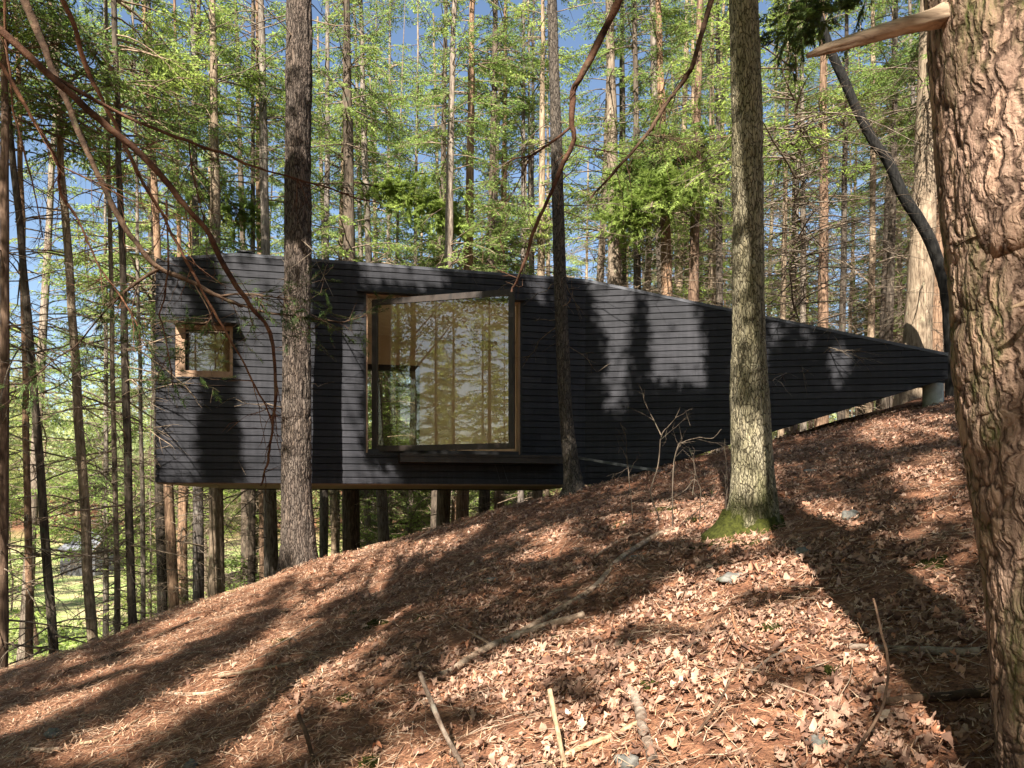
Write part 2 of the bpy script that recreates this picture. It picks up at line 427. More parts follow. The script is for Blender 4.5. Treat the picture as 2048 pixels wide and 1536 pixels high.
M['cedar'] = wood_mat("cedar_frame", (0.2, 0.118, 0.07), (0.33, 0.21, 0.13), (1, 1, 0.3), 9.0, 0.55)
M['dark_wood'] = wood_mat("dark_brown_wood", (0.012, 0.009, 0.007), (0.036, 0.024, 0.018), (1, 1, 0.5), 8.0, 0.45)
M['soffit'] = wood_mat("plywood_soffit", (0.16, 0.1, 0.06), (0.25, 0.165, 0.1), (0.4, 3, 1), 5.0, 0.7)
M['glass'] = glass_mat("window_glass", 0.06, (0.93, 0.92, 0.86))
M['glass_back'] = glass_mat("clear_glass", 0.02, (0.95, 0.97, 0.95))
t = NT("concrete"); n = t.noise(t.coords((1, 1, 1)), 9.0, 6, 0.7)
M['concrete'] = t.base(t.ramp(n, [(0.3, (0.22, 0.235, 0.21)), (0.7, (0.36, 0.37, 0.34))]), 0.85)

fl = Facet((LX, LY), (FX, FY)); fr = Facet((FX, FY), (RX, RY))
fb = Facet((BLX, BLY), (BFX, BFY))
cabin = thing("cabin", "black board-clad wedge-shaped cabin cantilevered over the slope on a concrete pier", "cabin", (0, 14.5, 0))
cabin.location = (0, 0, 0)
pk = fl.px(470, 510); tl = fl.px(313, 522)
ZL, ZP, ZF = tl[1], pk[1], (HY - 562) / F * FY
out_l = [(0, ZB), (fl.L, ZB), (fl.L, ZF), (pk[0], ZP), (0, ZL)]
bw = (fl.px(732), 0.88, fl.px(1040), 3.69)                      # big opening
sw = (fl.px(351), 2.12, fl.px(466), 3.0)                        # small window
holes = [bw, sw]
boards(fl, out_l, holes, "front_wall", cabin, ZB)
panel(fl, minus_all([[(0, ZB), (fl.L, ZB), (fl.L, ZF - .01), (pk[0], ZP - .01), (0, ZL - .01)]], holes), -0.14, 0.0, "wall_backing", M['black'], cabin)
ZR0, ZR1 = (HY - 757) / F * RY, (HY - 710) / F * RY
out_r = [(0, ZB + 0.0), (0.25, ZB), (fr.L, ZR0), (fr.L, ZR1), (0, ZF)]
boards(fr, out_r, [], "tapering_wall", cabin, ZB)
panel(fr, [out_r], -0.14, 0.0, "tapering_wall_backing", M['black'], cabin)
# end wall, back walls, roof, soffit
def quad(mb, pts, ext): mb.prism([np.array(p, float) for p in pts], ext)
fe = Facet((BLX, BLY), (LX, LY))
boards(fe, [(0, ZB), (fe.L - 0.03, ZB), (fe.L - 0.03, ZL), (0, ZL - 0.1)], [], "end_wall", cabin, ZB)
panel(fe, [[(0, ZB), (fe.L - 0.15, ZB), (fe.L - 0.15, ZL - .02), (0, ZL - .12)]], -0.12, 0.0, "end_wall_backing", M['ply'], cabin)
ub0, ub1 = 1.75, 4.42
bh = (ub0, 1.0, ub1, 3.23)
panel(fb, minus_all([[(0, ZB), (fb.L, ZB), (fb.L, 4.0), (0, 4.0)]], [bh]), -0.2, -0.03, "back_wall", M['black'], cabin)
panel(fb, minus_all([[(0.1, ZB + .1), (fb.L - .02, ZB + .1), (fb.L - .02, 3.96), (0.1, 3.96)]], [bh]), -0.03, 0.0, "interior_lining", M['ply'], cabin)
mb = MB()
for (a0, z0, a1, z1) in ((ub0, bh[1], ub0 + .09, bh[3]), (ub1 - .09, bh[1], ub1, bh[3]), (ub0 + .09, bh[1], ub1 - .09, bh[1] + .09), (ub0 + .09, bh[3] - .13, ub1 - .09, bh[3])):
    box_on(mb, fb, a0, a1, z0, z1, -0.16, 0.012)
bwin = mb.build("back_window", M['black_metal'], cabin)
mb = MB(); box_on(mb, fb, ub0 + .09, ub1 - .09, bh[1] + .09, bh[3] - .13, -0.1, -0.094); mb.build("pane", M['glass_back'], bwin)
fbr = Facet((BFX, BFY), (BRX, BRY))
panel(fbr, [[(0, ZB), (fbr.L, ZR0 + .1), (fbr.L, ZR1 - .02), (0, 4.0)]], -0.15, 0.0, "back_tapering_wall", M['black'], cabin)
mb = MB()
mb.prism([(RX, RY + .01, ZR0), (BRX, BRY, ZR0 + .1), (BRX, BRY, ZR1 - .02), (RX, RY + .01, ZR1)], (0.02, 0, 0))
mb.build("end_cap", M['siding'], cabin)
pt = fl.p(pk[0], ZP)
mb = MB(); up = np.array([0, 0, 0.03])
A0, A1, A2, A3 = fl.p(0, ZL, .03), fl.p(pk[0], ZP, .03), fl.p(fl.L, ZF, .03), fr.p(fr.L, ZR1, .03)
B0, B1, B2 = np.array([BLX, BLY, ZL - .12]), np.array([BFX, BFY, 4.0]), np.array([BRX, BRY, ZR1 - .02])
mb.prism([A0, A1, B0], up); mb.prism([A1, A2, B1], up); mb.prism([A1, B1, B0], up); mb.prism([A2, A3, B2], up); mb.prism([A2, B2, B1], up)
mb.build("roof", M['black_metal'], cabin)
mb = MB()
for p, q in ((A0, A1), (A1, A2), (A2, A3)):
    d = np.array([0, 0, -0.022]); n_ = np.cross(q - p, [0, 0, 1.0]); n_ /= np.linalg.norm(n_)
    mb.prism([p + up, q + up, q + d, p + d], n_ * 0.006)
mb.build("roof_flashing", M['flash'], cabin)
vx = at(492, 509, 14.6)
mb = MB(); mb.tube([vx + (0, 0, -.05), vx + (0, 0, .0), vx + (0, 0, .005), vx + (0, 0, .03), vx + (0, 0, .04)], [.1, .1, .17, .16, .04], 20)
mb.build("roof_vent", M['black_metal'], cabin)
mb = MB()
mb.prism([(LX, LY, ZB - .002), (FX, FY, ZB - .002), (BFX, BFY, ZB - .002), (BLX, BLY, ZB - .002)], (0, 0, -0.02))
mb.build("soffit", M['soffit'], cabin)
mb = MB(); box_on(mb, fb, 0, fb.L, ZB - .045, ZB - .024, 0.0, 0.1); mb.build("sill_beam", M['black'], cabin)
mb = MB()
mb.prism([(FX, FY, ZB + .02), (RX, RY, ZR0 + .02), (BRX, BRY, ZR0 + .12), (BFX, BFY, ZB + .02)], (0, 0, 0.02)); mb.build("underside", M['black'], cabin)
# interior floor, ceiling, partition
mb = MB(); iz = ZB + .12
mb.prism([fl.p(.16, iz, -.15), fl.p(fl.L - .3, iz, -.15), fb.p(fb.L - .3, iz, .02), fb.p(.16, iz, .02)], (0, 0, .03)); mb.build("floor_boards", M['ply'], cabin)
mb = MB(); iz = 3.9
mb.prism([fl.p(.16, iz, -.15), fl.p(fl.L - .3, iz, -.15), fb.p(fb.L - .3, iz, .02), fb.p(.16, iz, .02)], (0, 0, .03)); mb.build("ceiling_lining", M['ply'], cabin)
mb = MB(); a, b = fl.p(fl.L - .45, 0, -.15), fb.p(fb.L - .45, 0, .02)
mb.prism([a + (0, 0, .46), b + (0, 0, .46), b + (0, 0, 3.89), a + (0, 0, 3.89)], (.05, .01, 0)); mb.build("partition", M['ply'], cabin)
for q in ((bw[2] + .02, fl.L - .5, .47), (.2, bw[0] - .02, 3.05), (sw[2] + .05, bw[0] - .02, .47)):
    mb = MB(); box_on(mb, fl, q[0], q[1], q[2], 3.88 if q[2] > 1 or q[0] > 5 else 3.03, -.18, -.145); mb.build('front_lining', M['ply'], cabin)
# big opening: wood jambs, hood, pivoted sash
mb = MB(); jt = .028
box_on(mb, fl, bw[0], bw[0] + jt, bw[1], bw[3], -.2, .01); box_on(mb, fl, bw[2] - jt, bw[2], bw[1], bw[3], -.2, .01)
box_on(mb, fl, bw[0] + jt, bw[2] - jt, bw[3] - jt, bw[3], -.2, .008)
big = mb.build("picture_window", M['cedar'], cabin)
mb = MB(); u0, u1 = fl.px(714), fl.px(1049)
box_on(mb, fl, u0, u1, bw[3] + .002, bw[3] + .03, .024, .16); box_on(mb, fl, bw[0] - .035, bw[0] - .002, bw[1] - .04, bw[3], .0, .035); box_on(mb, fl, bw[2] + .002, bw[2] + .035, bw[1] - .04, bw[3], .0, .035)
box_on(mb, fl, bw[0] - .002, bw[2] + .002, bw[1] - .04, bw[1] - .002, .0, .05)
box_on(mb, fl, bw[0] + jt, bw[2] - jt, bw[1], bw[1] + .06, -.22, .03)
mb.build("window_trim", M['black_metal'], big)
S0 = at(745, 900, 14.02); S1 = at(1029, 899, 13.3)
fs = Facet(S0[:2], S1[:2]); z0, z1 = .905, 3.6
mb = MB(); st = .1
box_on(mb, fs, 0, st, z0, z1, -.03, .03); box_on(mb, fs, fs.L - st, fs.L, z0, z1, -.03, .03)
box_on(mb, fs, st, fs.L - st, z0, z0 + st, -.028, .028); box_on(mb, fs, st, fs.L - st, z1 - st, z1, -.028, .028)
box_on(mb, fs, fs.L - .06, fs.L - .02, z0 + 1.1, z0 + 1.55, .03, .045)
sash = mb.build("open_sash", M['dark_wood'], big)
mb = MB(); box_on(mb, fs, st, fs.L - st, z0 + st, z1 - st, -.004, .004); mb.build("pane", M['glass'], sash)
# small window
mb = MB(); jt = .15
box_on(mb, fl, sw[0], sw[0] + jt, sw[1], sw[3], -.16, .02); box_on(mb, fl, sw[2] - .05, sw[2], sw[1], sw[3], -.16, .02)
box_on(mb, fl, sw[0] + jt, sw[2] - .05, sw[1], sw[1] + .11, -.16, .018); box_on(mb, fl, sw[0] + jt, sw[2] - .05, sw[3] - .07, sw[3], -.16, .018)
sm = mb.build("small_window", M['cedar'], cabin)
mb = MB(); box_on(mb, fl, sw[0] + jt, sw[2] - .05, sw[1] + .11, sw[3] - .07, -.12, -.112); mb.build("pane", M['glass'], sm)
mb = MB(); box_on(mb, fl, sw[0] + jt, sw[0] + jt + .04, sw[1] + .11, sw[3] - .07, -.11, -.06); box_on(mb, fl, sw[0] + jt + .04, sw[2] - .05, sw[3] - .1, sw[3] - .07, -.11, -.06); mb.build("gasket", M['black'], sm)
mb = MB(); box_on(mb, fl, sw[0] - .02, sw[2] + .09, sw[3] + .005, sw[3] + .035, .023, .3); mb.build("window_hood", M['black_metal'], sm)
# ledge under the big opening
e0, e1 = at(800, 905, 13.45)[0], at(1128, 905, 13.9)[0]
u0 = (e0 - LX) / fl.e[0] - .12; u1 = (e1 - LX) / fl.e[0] - .1
mb = MB(); box_on(mb, fl, u0, u1, .70, .80, .024, .5); box_on(mb, fl, u0 - .01, u1, .803, .845, .024, .52)
ledge = mb.build("ledge", M['dark_wood'], cabin)
mb = MB()
for xa, xb in ((990, 1001), (1004, 1016)):
    mb.tube([at(xa, 928, 14.38), at(xb, 965, 14.42)], [.004, .004], 5)
mb.build("cable", M['flash'], ledge)
# pier
pb = at(1866, 812, 14.3); pb[2] = gz(pb[0], pb[1]) - .15
mb = MB(); mb.tube([pb, (pb[0], pb[1], ZR0 - .06), (pb[0], pb[1], ZR0 - .02)], [.18, .172, .165], 28); mb.build("pier", M['concrete'], cabin, smooth=False)
mb = MB(); mb.prism([(pb[0] - .15, pb[1] - .12, ZR0 - .02), (pb[0] + .15, pb[1] - .12, ZR0 - .02), (pb[0] + .15, pb[1] + .5, ZR0 - .02), (pb[0] - .15, pb[1] + .5, ZR0 - .02)], (0, 0, .06)); mb.build("bearing_block", M['black'], cabin)

# ------------------------------------------------------------------ trees: generators
def leaves_geom(base, dirv, nrm, ln, wd):
    """rhombic needle sprays: base (n,3), dirv, nrm unit, ln, wd -> verts, quads."""
    side = np.cross(dirv, nrm); side /= np.linalg.norm(side, axis=1, keepdims=True) + 1e-9
    ln = ln[:, None]; wd = wd[:, None]
    m = base + dirv * ln * 0.45 - nrm * ln * 0.03
    V = np.stack([base, m + side * wd * 0.5, base + dirv * ln - nrm * ln * 0.14, m - side * wd * 0.5], 1)
    n = len(base); return V.reshape(-1, 3), np.arange(n * 4).reshape(n, 4)
def unit(v): return v / (np.linalg.norm(v, axis=-1, keepdims=True) + 1e-9)

def branch_set(r, z, L, phi, el, droop, k=7, wig=0.05, axis=None):
    """n branches leaving the z axis: polylines (n,k,3)."""
    n = len(z); s = np.linspace(0, 1, k)[None, :]
    h = np.stack([np.cos(phi), np.sin(phi)], 1)
    rad = L[:, None] * s * np.cos(el)[:, None]
    zz = z[:, None] + L[:, None] * (np.sin(el)[:, None] * s - droop[:, None] * s ** 2)
    P = np.stack([h[:, :1] * rad, h[:, 1:] * rad, zz], -1)
    W = np.cumsum(r.normal(0, wig, (n, k, 3)), 1) * s[:, :, None] * L[:, None, None] * 0.5
    return P + W

def make_crown(seed, H, z_live, nlive, Lmax, z_dead, ndead, leaf=(0.085, 0.026), step=0.10, lstep=0.05, dead_len=1.6, top_pow=0.8, gap=0.0, inner=0.3):
    """returns (wood verts, quads), (leaf verts, quads) of a hemlock about the z axis."""
    r = np.random.default_rng(seed)
    wood = MB(); LV = []
    z = np.sort(r.uniform(z_live, H - 0.4, nlive))
    L = Lmax * np.clip((H - z) / (H - z_live), 0.05, 1) ** top_pow * r.uniform(0.55, 1.05, nlive)
    P = branch_set(r, z, L, r.uniform(0, 2 * np.pi, nlive), R(1) * r.uniform(-5, 36, nlive), r.uniform(0.1, 0.42, nlive))
    V, Qd = tubes(P, np.linspace(1, 0.25, 7)[None] * (0.009 + 0.008 * L[:, None]), 4); wood.add(V, Qd)
    tw_P, tw_R = [], []
    for i in range(nlive):
        ns = max(3, int(L[i] / step))
        s = np.repeat(np.linspace(inner, 1.0, ns), 2)
        if gap: keep = r.random(len(s)) > gap; s = s[keep]
        sd = np.tile([1.0, -1.0], len(s))[:len(s)]
        f = s * 6; k0 = np.minimum(f.astype(int), 5); fr_ = (f - k0)[:, None]
        b = P[i][k0] * (1 - fr_) + P[i][k0 + 1] * fr_
        T = unit(P[i][k0 + 1] - P[i][k0])
        S = unit(np.cross(T, [0, 0, 1.0])); U = np.cross(S, T)
        D = unit(T * r.uniform(0.4, 0.95, (len(s), 1)) + S * sd[:, None] + U * r.normal(-0.12, 0.18, (len(s), 1)))
        l = (0.12 + 0.36 * L[i] * (1 - s) ** 0.8 * np.minimum(1, s * 4)) * r.uniform(0.5, 1.1, len(s))
        q = np.linspace(0, 1, 3)
        tp = b[:, None, :] + D[:, None, :] * l[:, None, None] * q[None, :, None]; tp[:, :, 2] -= (l[:, None] * 0.22 * q ** 2)
        tw_P.append(tp); tw_R.append(np.array([0.0045, 0.003, 0.0015])[None] * np.ones((len(s), 1)))
        nl = np.maximum(2, (l / lstep).astype(int)); tot = nl.sum()
        idx = np.repeat(np.arange(len(s)), nl)
        a = r.uniform(0.05, 1, tot)[:, None]
        lb = b[idx] + D[idx] * (l[idx][:, None] * a); lb[:, 2] -= l[idx] * 0.22 * a[:, 0] ** 2
        sg = r.choice([-1.0, 1.0], tot)[:, None]
        ND = unit(U[idx] + r.normal(0, 0.8, (tot, 3)))
        ld_ = unit(D[idx] * r.uniform(0.5, 1.1, (tot, 1)) + np.cross(D[idx], ND) * sg * r.uniform(0.3, 1.0, (tot, 1)) + [0, 0, -0.12])
        ln = leaf[0] * r.uniform(0.6, 1.3, tot)
        LV.append(leaves_geom(lb, ld_, ND, ln, leaf[1] * r.uniform(0.7, 1.3, tot))[0])
    V, Qd = tubes(np.concatenate(tw_P), np.concatenate(tw_R), 3); wood.add(V, Qd)
    if ndead:
        z = r.uniform(z_dead, z_live + 2, ndead)
        L = dead_len * r.uniform(0.3, 1.25, ndead)
        P = branch_set(r, z, L, r.uniform(0, 2 * np.pi, ndead), R(1) * r.uniform(-18, 30, ndead), r.uniform(0.0, 0.5, ndead), wig=0.07)
        V, Qd = tubes(P, np.linspace(1, 0.2, 7)[None] * (0.007 + 0.006 * L[:, None]), 4); wood.add(V, Qd)
        nt_ = 9; s = r.uniform(0.2, 1, (ndead, nt_)); k0 = np.minimum((s * 6).astype(int), 5); fr_ = (s * 6 - k0)[..., None]
        ar = np.arange(ndead)[:, None]
        b = (P[ar, k0] * (1 - fr_) + P[ar, k0 + 1] * fr_).reshape(-1, 3)
        T = unit((P[ar, k0 + 1] - P[ar, k0]).reshape(-1, 3))
        D = unit(T + r.normal(0, 0.75, T.shape)); l = (L[:, None] * r.uniform(0.12, 0.5, (ndead, nt_))).reshape(-1)
        q = np.linspace(0, 1, 4)
        tp = b[:, None] + D[:, None] * l[:, None, None] * q[None, :, None]
        tp += np.cumsum(r.normal(0, 0.05, tp.shape), 1) * q[None, :, None] * l[:, None, None]; tp[:, :, 2] -= 0.2 * l[:, None] * q ** 2
        V, Qd = tubes(tp, np.array([0.005, 0.004, 0.003, 0.0015])[None] * np.ones((len(b), 1)), 3); wood.add(V, Qd)
    LV = np.concatenate(LV)
    return (np.vstack(wood.v), wood.f), (LV, [np.arange(len(LV)).reshape(-1, 4)])

PROTO = {}
def proto(name, leafmat, woodmat, **k):
    (wv, wf), (lv, lf) = make_crown(**k)
    wo = mesh_obj("branches", wv, wf, M[woodmat], smooth=True); cr = mesh_obj("crown", lv, lf, M[leafmat], smooth=False)
    PROTO[name] = (wo.data, cr.data, k['H'])
    bpy.data.objects.remove(wo); bpy.data.objects.remove(cr)
LF = (0.1, 0.034)
proto('full', 'needles', 'twig', seed=11, H=23, z_live=4.3, nlive=150, Lmax=3.0, z_dead=0.8, ndead=60, leaf=LF, step=0.1, top_pow=.45)
proto('high', 'needles', 'twig', seed=12, H=24, z_live=6.3, nlive=130, Lmax=2.8, z_dead=1.0, ndead=110, dead_len=1.9, leaf=LF, step=0.1, top_pow=.45)
proto('sparse', 'needles', 'twig', seed=13, H=22, z_live=5.6, nlive=105, Lmax=2.6, z_dead=0.6, ndead=150, dead_len=1.9, gap=0.1, leaf=LF, step=0.1, top_pow=.5)
proto('bare', 'needles', 'twig', seed=14, H=24, z_live=9.0, nlive=72, Lmax=2.7, z_dead=2.0, ndead=80, dead_len=1.7, leaf=LF, step=0.1, top_pow=.45, inner=.42)
proto('pole', 'needles', 'twig', seed=19, H=25, z_live=11.0, nlive=66, Lmax=2.5, z_dead=1.2, ndead=58, dead_len=1.8, leaf=LF, step=0.1, top_pow=.45, inner=.42)
proto('young', 'needles', 'twig', seed=15, H=9.5, z_live=1.4, nlive=100, Lmax=2.3, z_dead=0.6, ndead=8, leaf=(0.085, 0.03), inner=.12)
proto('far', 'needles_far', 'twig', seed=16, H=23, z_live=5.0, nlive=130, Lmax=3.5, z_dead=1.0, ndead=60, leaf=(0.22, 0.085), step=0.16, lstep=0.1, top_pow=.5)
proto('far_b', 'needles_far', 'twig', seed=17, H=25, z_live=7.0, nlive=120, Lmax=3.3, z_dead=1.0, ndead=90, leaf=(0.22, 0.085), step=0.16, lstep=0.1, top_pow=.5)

TR_GROUP = {}
def trunk_axis(pts, r0, H, d_base, n=26, bow=0.0, seed=0):
    """pts: 3D points from base upwards, extended straight on to height H."""
    P = np.asarray(pts, float)
    top = P[-1]; dv = P[-1] - P[-2]
    if top[2] - P[0][2] < H:
        P = np.vstack([P, top + dv / dv[2] * (P[0][2] + H - top[2])])
    S = spline(P, n) if len(P) > 2 else P[0] + (P[1] - P[0]) * np.linspace(0, 1, n)[:, None]
    r = np.random.default_rng(seed); k = np.linspace(0, 1, n)
    S[:, 0] += bow * np.sin(k * np.pi * r.uniform(0.8, 2.2)) + r.normal(0, 0.006, n); S[:, 1] += r.normal(0, 0.01, n)
    return S
def tree(px, d, w, top=None, kind='high', bark='bark_grey', label=None, group=None, name="hemlock_tree", dz=0.0, sc_=1.0, pts=None, H=None, bow=0.0, flare=0.5, rot=None, xy=None, lean=None, cat="tree", crown=True):
    """px: photo column of the base, d: metres ahead, w: trunk width in pixels at eye level, top: column at the photo's top row."""
    x, y = ((px - CX) / F * d, d) if xy is None else xy
    zb = float(gz(x, y)) + dz
    r0 = w / 2 / F * d * math.cos(math.atan((px - CX) / F)) if xy is None else w / 2
    wd, cr, Hp = PROTO[kind]; H = H or (min(Hp, .66 * y + 4 - min(zb, 0)) * sc_ if y > 8 else Hp * sc_)
    base = np.array([x, y, zb])
    if pts is not None: P = [base] + [at(q[0], q[1], d) for q in pts]
    elif top is not None: P = [base, at(top, 0, d)]
    else: P = [base, base + np.array([*(lean or (0, 0)), 1.0]) * 8]
    seed = int(abs(x * 971 + y * 131)) % 99991
    n = 30; S = trunk_axis(P, r0, H, d, n, bow, seed)
    hs = (S[:, 2] - S[0, 2]); k = hs / H
    rad = r0 * np.clip(1.04 - 0.85 * k, 0.05, 1) + r0 * flare * np.exp(-hs / 0.28)
    rr_ = np.random.default_rng(seed)
    S0 = S[0].copy(); S[0, 2] -= 0.25
    e = thing(name, label, cat, S0, group)
    V, Qd = tubes((S - S0)[None], rad[None], 14)
    V = V.reshape(n, 14, 3)
    V[:, :, :2] += (vnoise(V[:, :, 0] * 9 + seed, V[:, :, 1] * 9, V[:, :, 2] * 1.2, 4) * 0.09 * r0)[..., None] * 1.0
    mesh_obj("trunk", V, [Qd], M[bark], e)
    if crown:
        ax = unit(S[n * 2 // 3] - S0); q = Vector((0, 0, 1)).rotation_difference(Vector(ax))
        rz = rr_.uniform(0, 2 * np.pi) if rot is None else rot
        qq = q @ Vector((0, 0, 1)).rotation_difference(Vector((0, 0, 1)))
        for nm, dat in (("branches", wd), ("crown", cr)):
            o = bpy.data.objects.new(nm, dat); COL.objects.link(o); o.parent = e
            eu = (q.to_matrix() @ __import__('mathutils').Matrix.Rotation(rz, 3, 'Z')).to_euler()
            o.rotation_euler = eu; s_ = H / Hp; o.scale = (max(.85, min(s_, 1.1)), max(.85, min(s_, 1.1)), s_)
    return e

# ------------------------------------------------------------------ trees with a trunk close enough to show its bark
def bark_trunk(parent, axis, rad, sides, mat, plate=14.0, fz=0.2, depth=0.02, seed=0, kind='fissure', ground_flare=None):
    """axis (n,3), rad (n) -> ONE displaced trunk mesh with crack/plate attributes."""
    n = len(axis); an = np.arange(sides) / sides * 2 * np.pi
    T = unit(np.gradient(axis, axis=0)); A = unit(np.cross(T, [0, 1.0, 0])); B = np.cross(T, A)
    ca, sa = np.cos(an), np.sin(an)
    ux = rad[:, None] * ca[None]; uy = rad[:, None] * sa[None]
    L = np.concatenate([[0], np.cumsum(np.linalg.norm(np.diff(axis, axis=0), axis=1))])[:, None] + 0 * ux
    wx = 0.25 * vnoise(ux * 9, uy * 9, L * 4, seed + 9); 
    if kind == 'fissure':
        q = vnoise(ux * plate + wx * 2, uy * plate + wx, L * plate * fz, seed)
        q2 = vnoise(ux * plate * 2.1, uy * plate * 2.1, L * plate * fz * 2.4, seed + 3)
        hgt = np.clip(np.abs(q) * 2.2, 0, 1) ** 0.6 * 0.75 + np.clip(np.abs(q2) * 2, 0, 1) ** 0.6 * 0.25
        pid = 0.5 + 0.5 * vnoise(ux * 6, uy * 6, L * 2.5, seed + 5)
    else:
        w1 = .5 * vnoise(ux * 14, uy * 14, L * 9, seed + 31); w2 = .5 * vnoise(ux * 14, uy * 14, L * 9, seed + 32)
        q = vnoise(ux * plate + w1, uy * plate + w2, L * plate * fz + w1 * .5, seed)
        q2 = vnoise(ux * plate * 2.3 + w2, uy * plate * 2.3 + w1, L * plate * fz * 2.6, seed + 3)
        fis = np.clip(np.abs(q) * 2.6, 0, 1) ** .55
        fv = (vnoise(ux * 30 + w1 * 2, uy * 30 + w2 * 2, L * 17 + w1, seed + 6) + 1) * 2.0
        st_ = np.floor(fv); fq = fv - st_; flake = (st_ + np.clip((fq - .35) / .3, 0, 1)) / 4
        hgt = fis * .6 + flake * .3 * fis + np.clip(np.abs(q2) * 3, 0, 1) ** .6 * .16
        pid = flake
    fine = vnoise(ux * 70, uy * 70, L * 30, seed + 8)
    lump = vnoise(ux * 4, uy * 4, L * 1.5, seed + 12)
    R_ = rad[:, None] * (1 + 0.05 * lump) + depth * (hgt - 0.7) + depth * 0.12 * fine
    if ground_flare is not None:
        R_ = R_ + ground_flare(L, an[None])
    V = axis[:, None] + R_[..., None] * (A[:, None] * ca[None, :, None] + B[:, None] * sa[None, :, None])
    idx = np.arange(n * sides).reshape(n, sides); a = idx[:-1]; b = idx[1:]
    Qd = np.stack([a, np.roll(a, -1, 1), np.roll(b, -1, 1), b], -1).reshape(-1, 4)
    return mesh_obj("trunk", V.reshape(-1, 3), [Qd], mat, parent, attrs={"crack": hgt.ravel(), "plate": pid.ravel()})

M['bark_front'] = attr_bark("bark_grey_furrowed", (0.02, 0.015, 0.012), (0.078, 0.058, 0.046), (0.18, 0.142, 0.115), tint=(0.12, 0.098, 0.08), vor=30, vz=.16, wide=.2, bumpd=.02)
M['bark_pale'] = attr_bark("bark_pale_greenish", (0.04, 0.033, 0.02), (0.21, 0.18, 0.115), (0.46, 0.41, 0.29), tint=(0.22, 0.195, 0.11), vor=42, vz=.22, wide=.16, zmoss=(-.38, .35))
M['bark_slim'] = attr_bark("bark_slim_dark", (0.018, 0.015, 0.012), (0.06, 0.05, 0.04), (0.14, 0.118, 0.096))
M['bark_red'] = attr_bark("bark_red_scaly", (0.05, 0.03, 0.021), (0.17, 0.102, 0.072), (0.38, 0.262, 0.192), tint=(0.15, 0.1, 0.07), moss=(0.042, 0.052, 0.011), moss_at=0.46, fine=70, vor=19, vz=.3, wide=.17, warp=.05, bumpd=.01)
t = NT("moss"); n = t.noise(t.coords((1, 1, 1)), 30.0, 5, 0.7)
t.bump(n, 1.0, 0.02); M['snag'] = wood_mat("snag_wood", (.13, .085, .055), (.42, .31, .21), (.3, 5, 5), 9, .85); M['moss'] = t.base(t.ramp(n, [(0.3, (0.013, 0.015, 0.004)), (0.7, (0.062, 0.066, 0.013))]), 0.95, 0.1)

def px_axis(rows, d, ext=None, step=0.03, below=0.3):
    """rows: (px, py, width px) from the base up; d metres or list of metres -> axis, radii with even rings."""
    dd = d if isinstance(d, (list, tuple)) else [d] * len(rows)
    P = np.array([[*at(q[0], q[1], k), q[2] / 2 / F * k * math.cos(math.atan((q[0] - CX) / F))] for q, k in zip(rows, dd)])
    if ext:
        v = P[-1, :3] - P[-2, :3]; top = P[-1, :3] + v / v[2] * ext
        P = np.vstack([P, [*top, P[-1, 3] * 0.35]])
    n = int(np.linalg.norm(P[-1, :3] - P[0, :3]) / step)
    S = spline(P, n); return S[:, :3], np.maximum(S[:, 3], 0.004)

def dead_twigs(parent, axis, rad, n, seed, lmin, lmax, hmin, hmax, mat, r=0.008, name="branches", dirs=None):
    g = np.random.default_rng(seed)
    hs = axis[:, 2] - axis[0, 2]
    for i in range(n):
        mb = MB()
        h = g.uniform(hmin, hmax); k = int(np.argmin(abs(hs - h))); ph = g.uniform(0, 2 * np.pi) if dirs is None else g.choice(dirs) + g.normal(0, .4)
        L = g.uniform(lmin, lmax); q = np.linspace(0, 1, 6)[:, None]
        dv = np.array([math.cos(ph), math.sin(ph), g.uniform(-.35, .35)])
        p = axis[k] + dv * rad[k] * .8 + dv * L * q + np.cumsum(g.normal(0, .06 * L, (6, 3)), 0) * q
        p[:, 2] -= .15 * L * q[:, 0] ** 2
        mb.tube(p, np.linspace(r, r * .25, 6), 5)
        for _ in range(int(L * 6)):
            j = g.integers(1, 6); l2 = L * g.uniform(.15, .4); dv2 = unit(dv + g.normal(0, .7, 3))
            p2 = p[j] + dv2 * l2 * np.linspace(0, 1, 4)[:, None] + np.cumsum(g.normal(0, .05 * l2, (4, 3)), 0) * np.linspace(0, 1, 4)[:, None]
            mb.tube(p2, np.linspace(r * .45, r * .15, 4), 4)
        mb.build("branch", mat, parent, smooth=True)

def crown_on(e, axis, kind, rel, zs=1.0, rz=0.0):
    """hang a shared crown on a hand-shaped trunk (world-space meshes on an Empty at rel)."""
    wd, cr, Hp = PROTO[kind]
    for nm, dat in (("branches", wd), ("crown", cr)):
        o = bpy.data.objects.new(nm, dat); COL.objects.link(o); o.parent = e; o.location = rel; o.rotation_euler = (0, 0, rz); o.scale = (1, 1, zs)

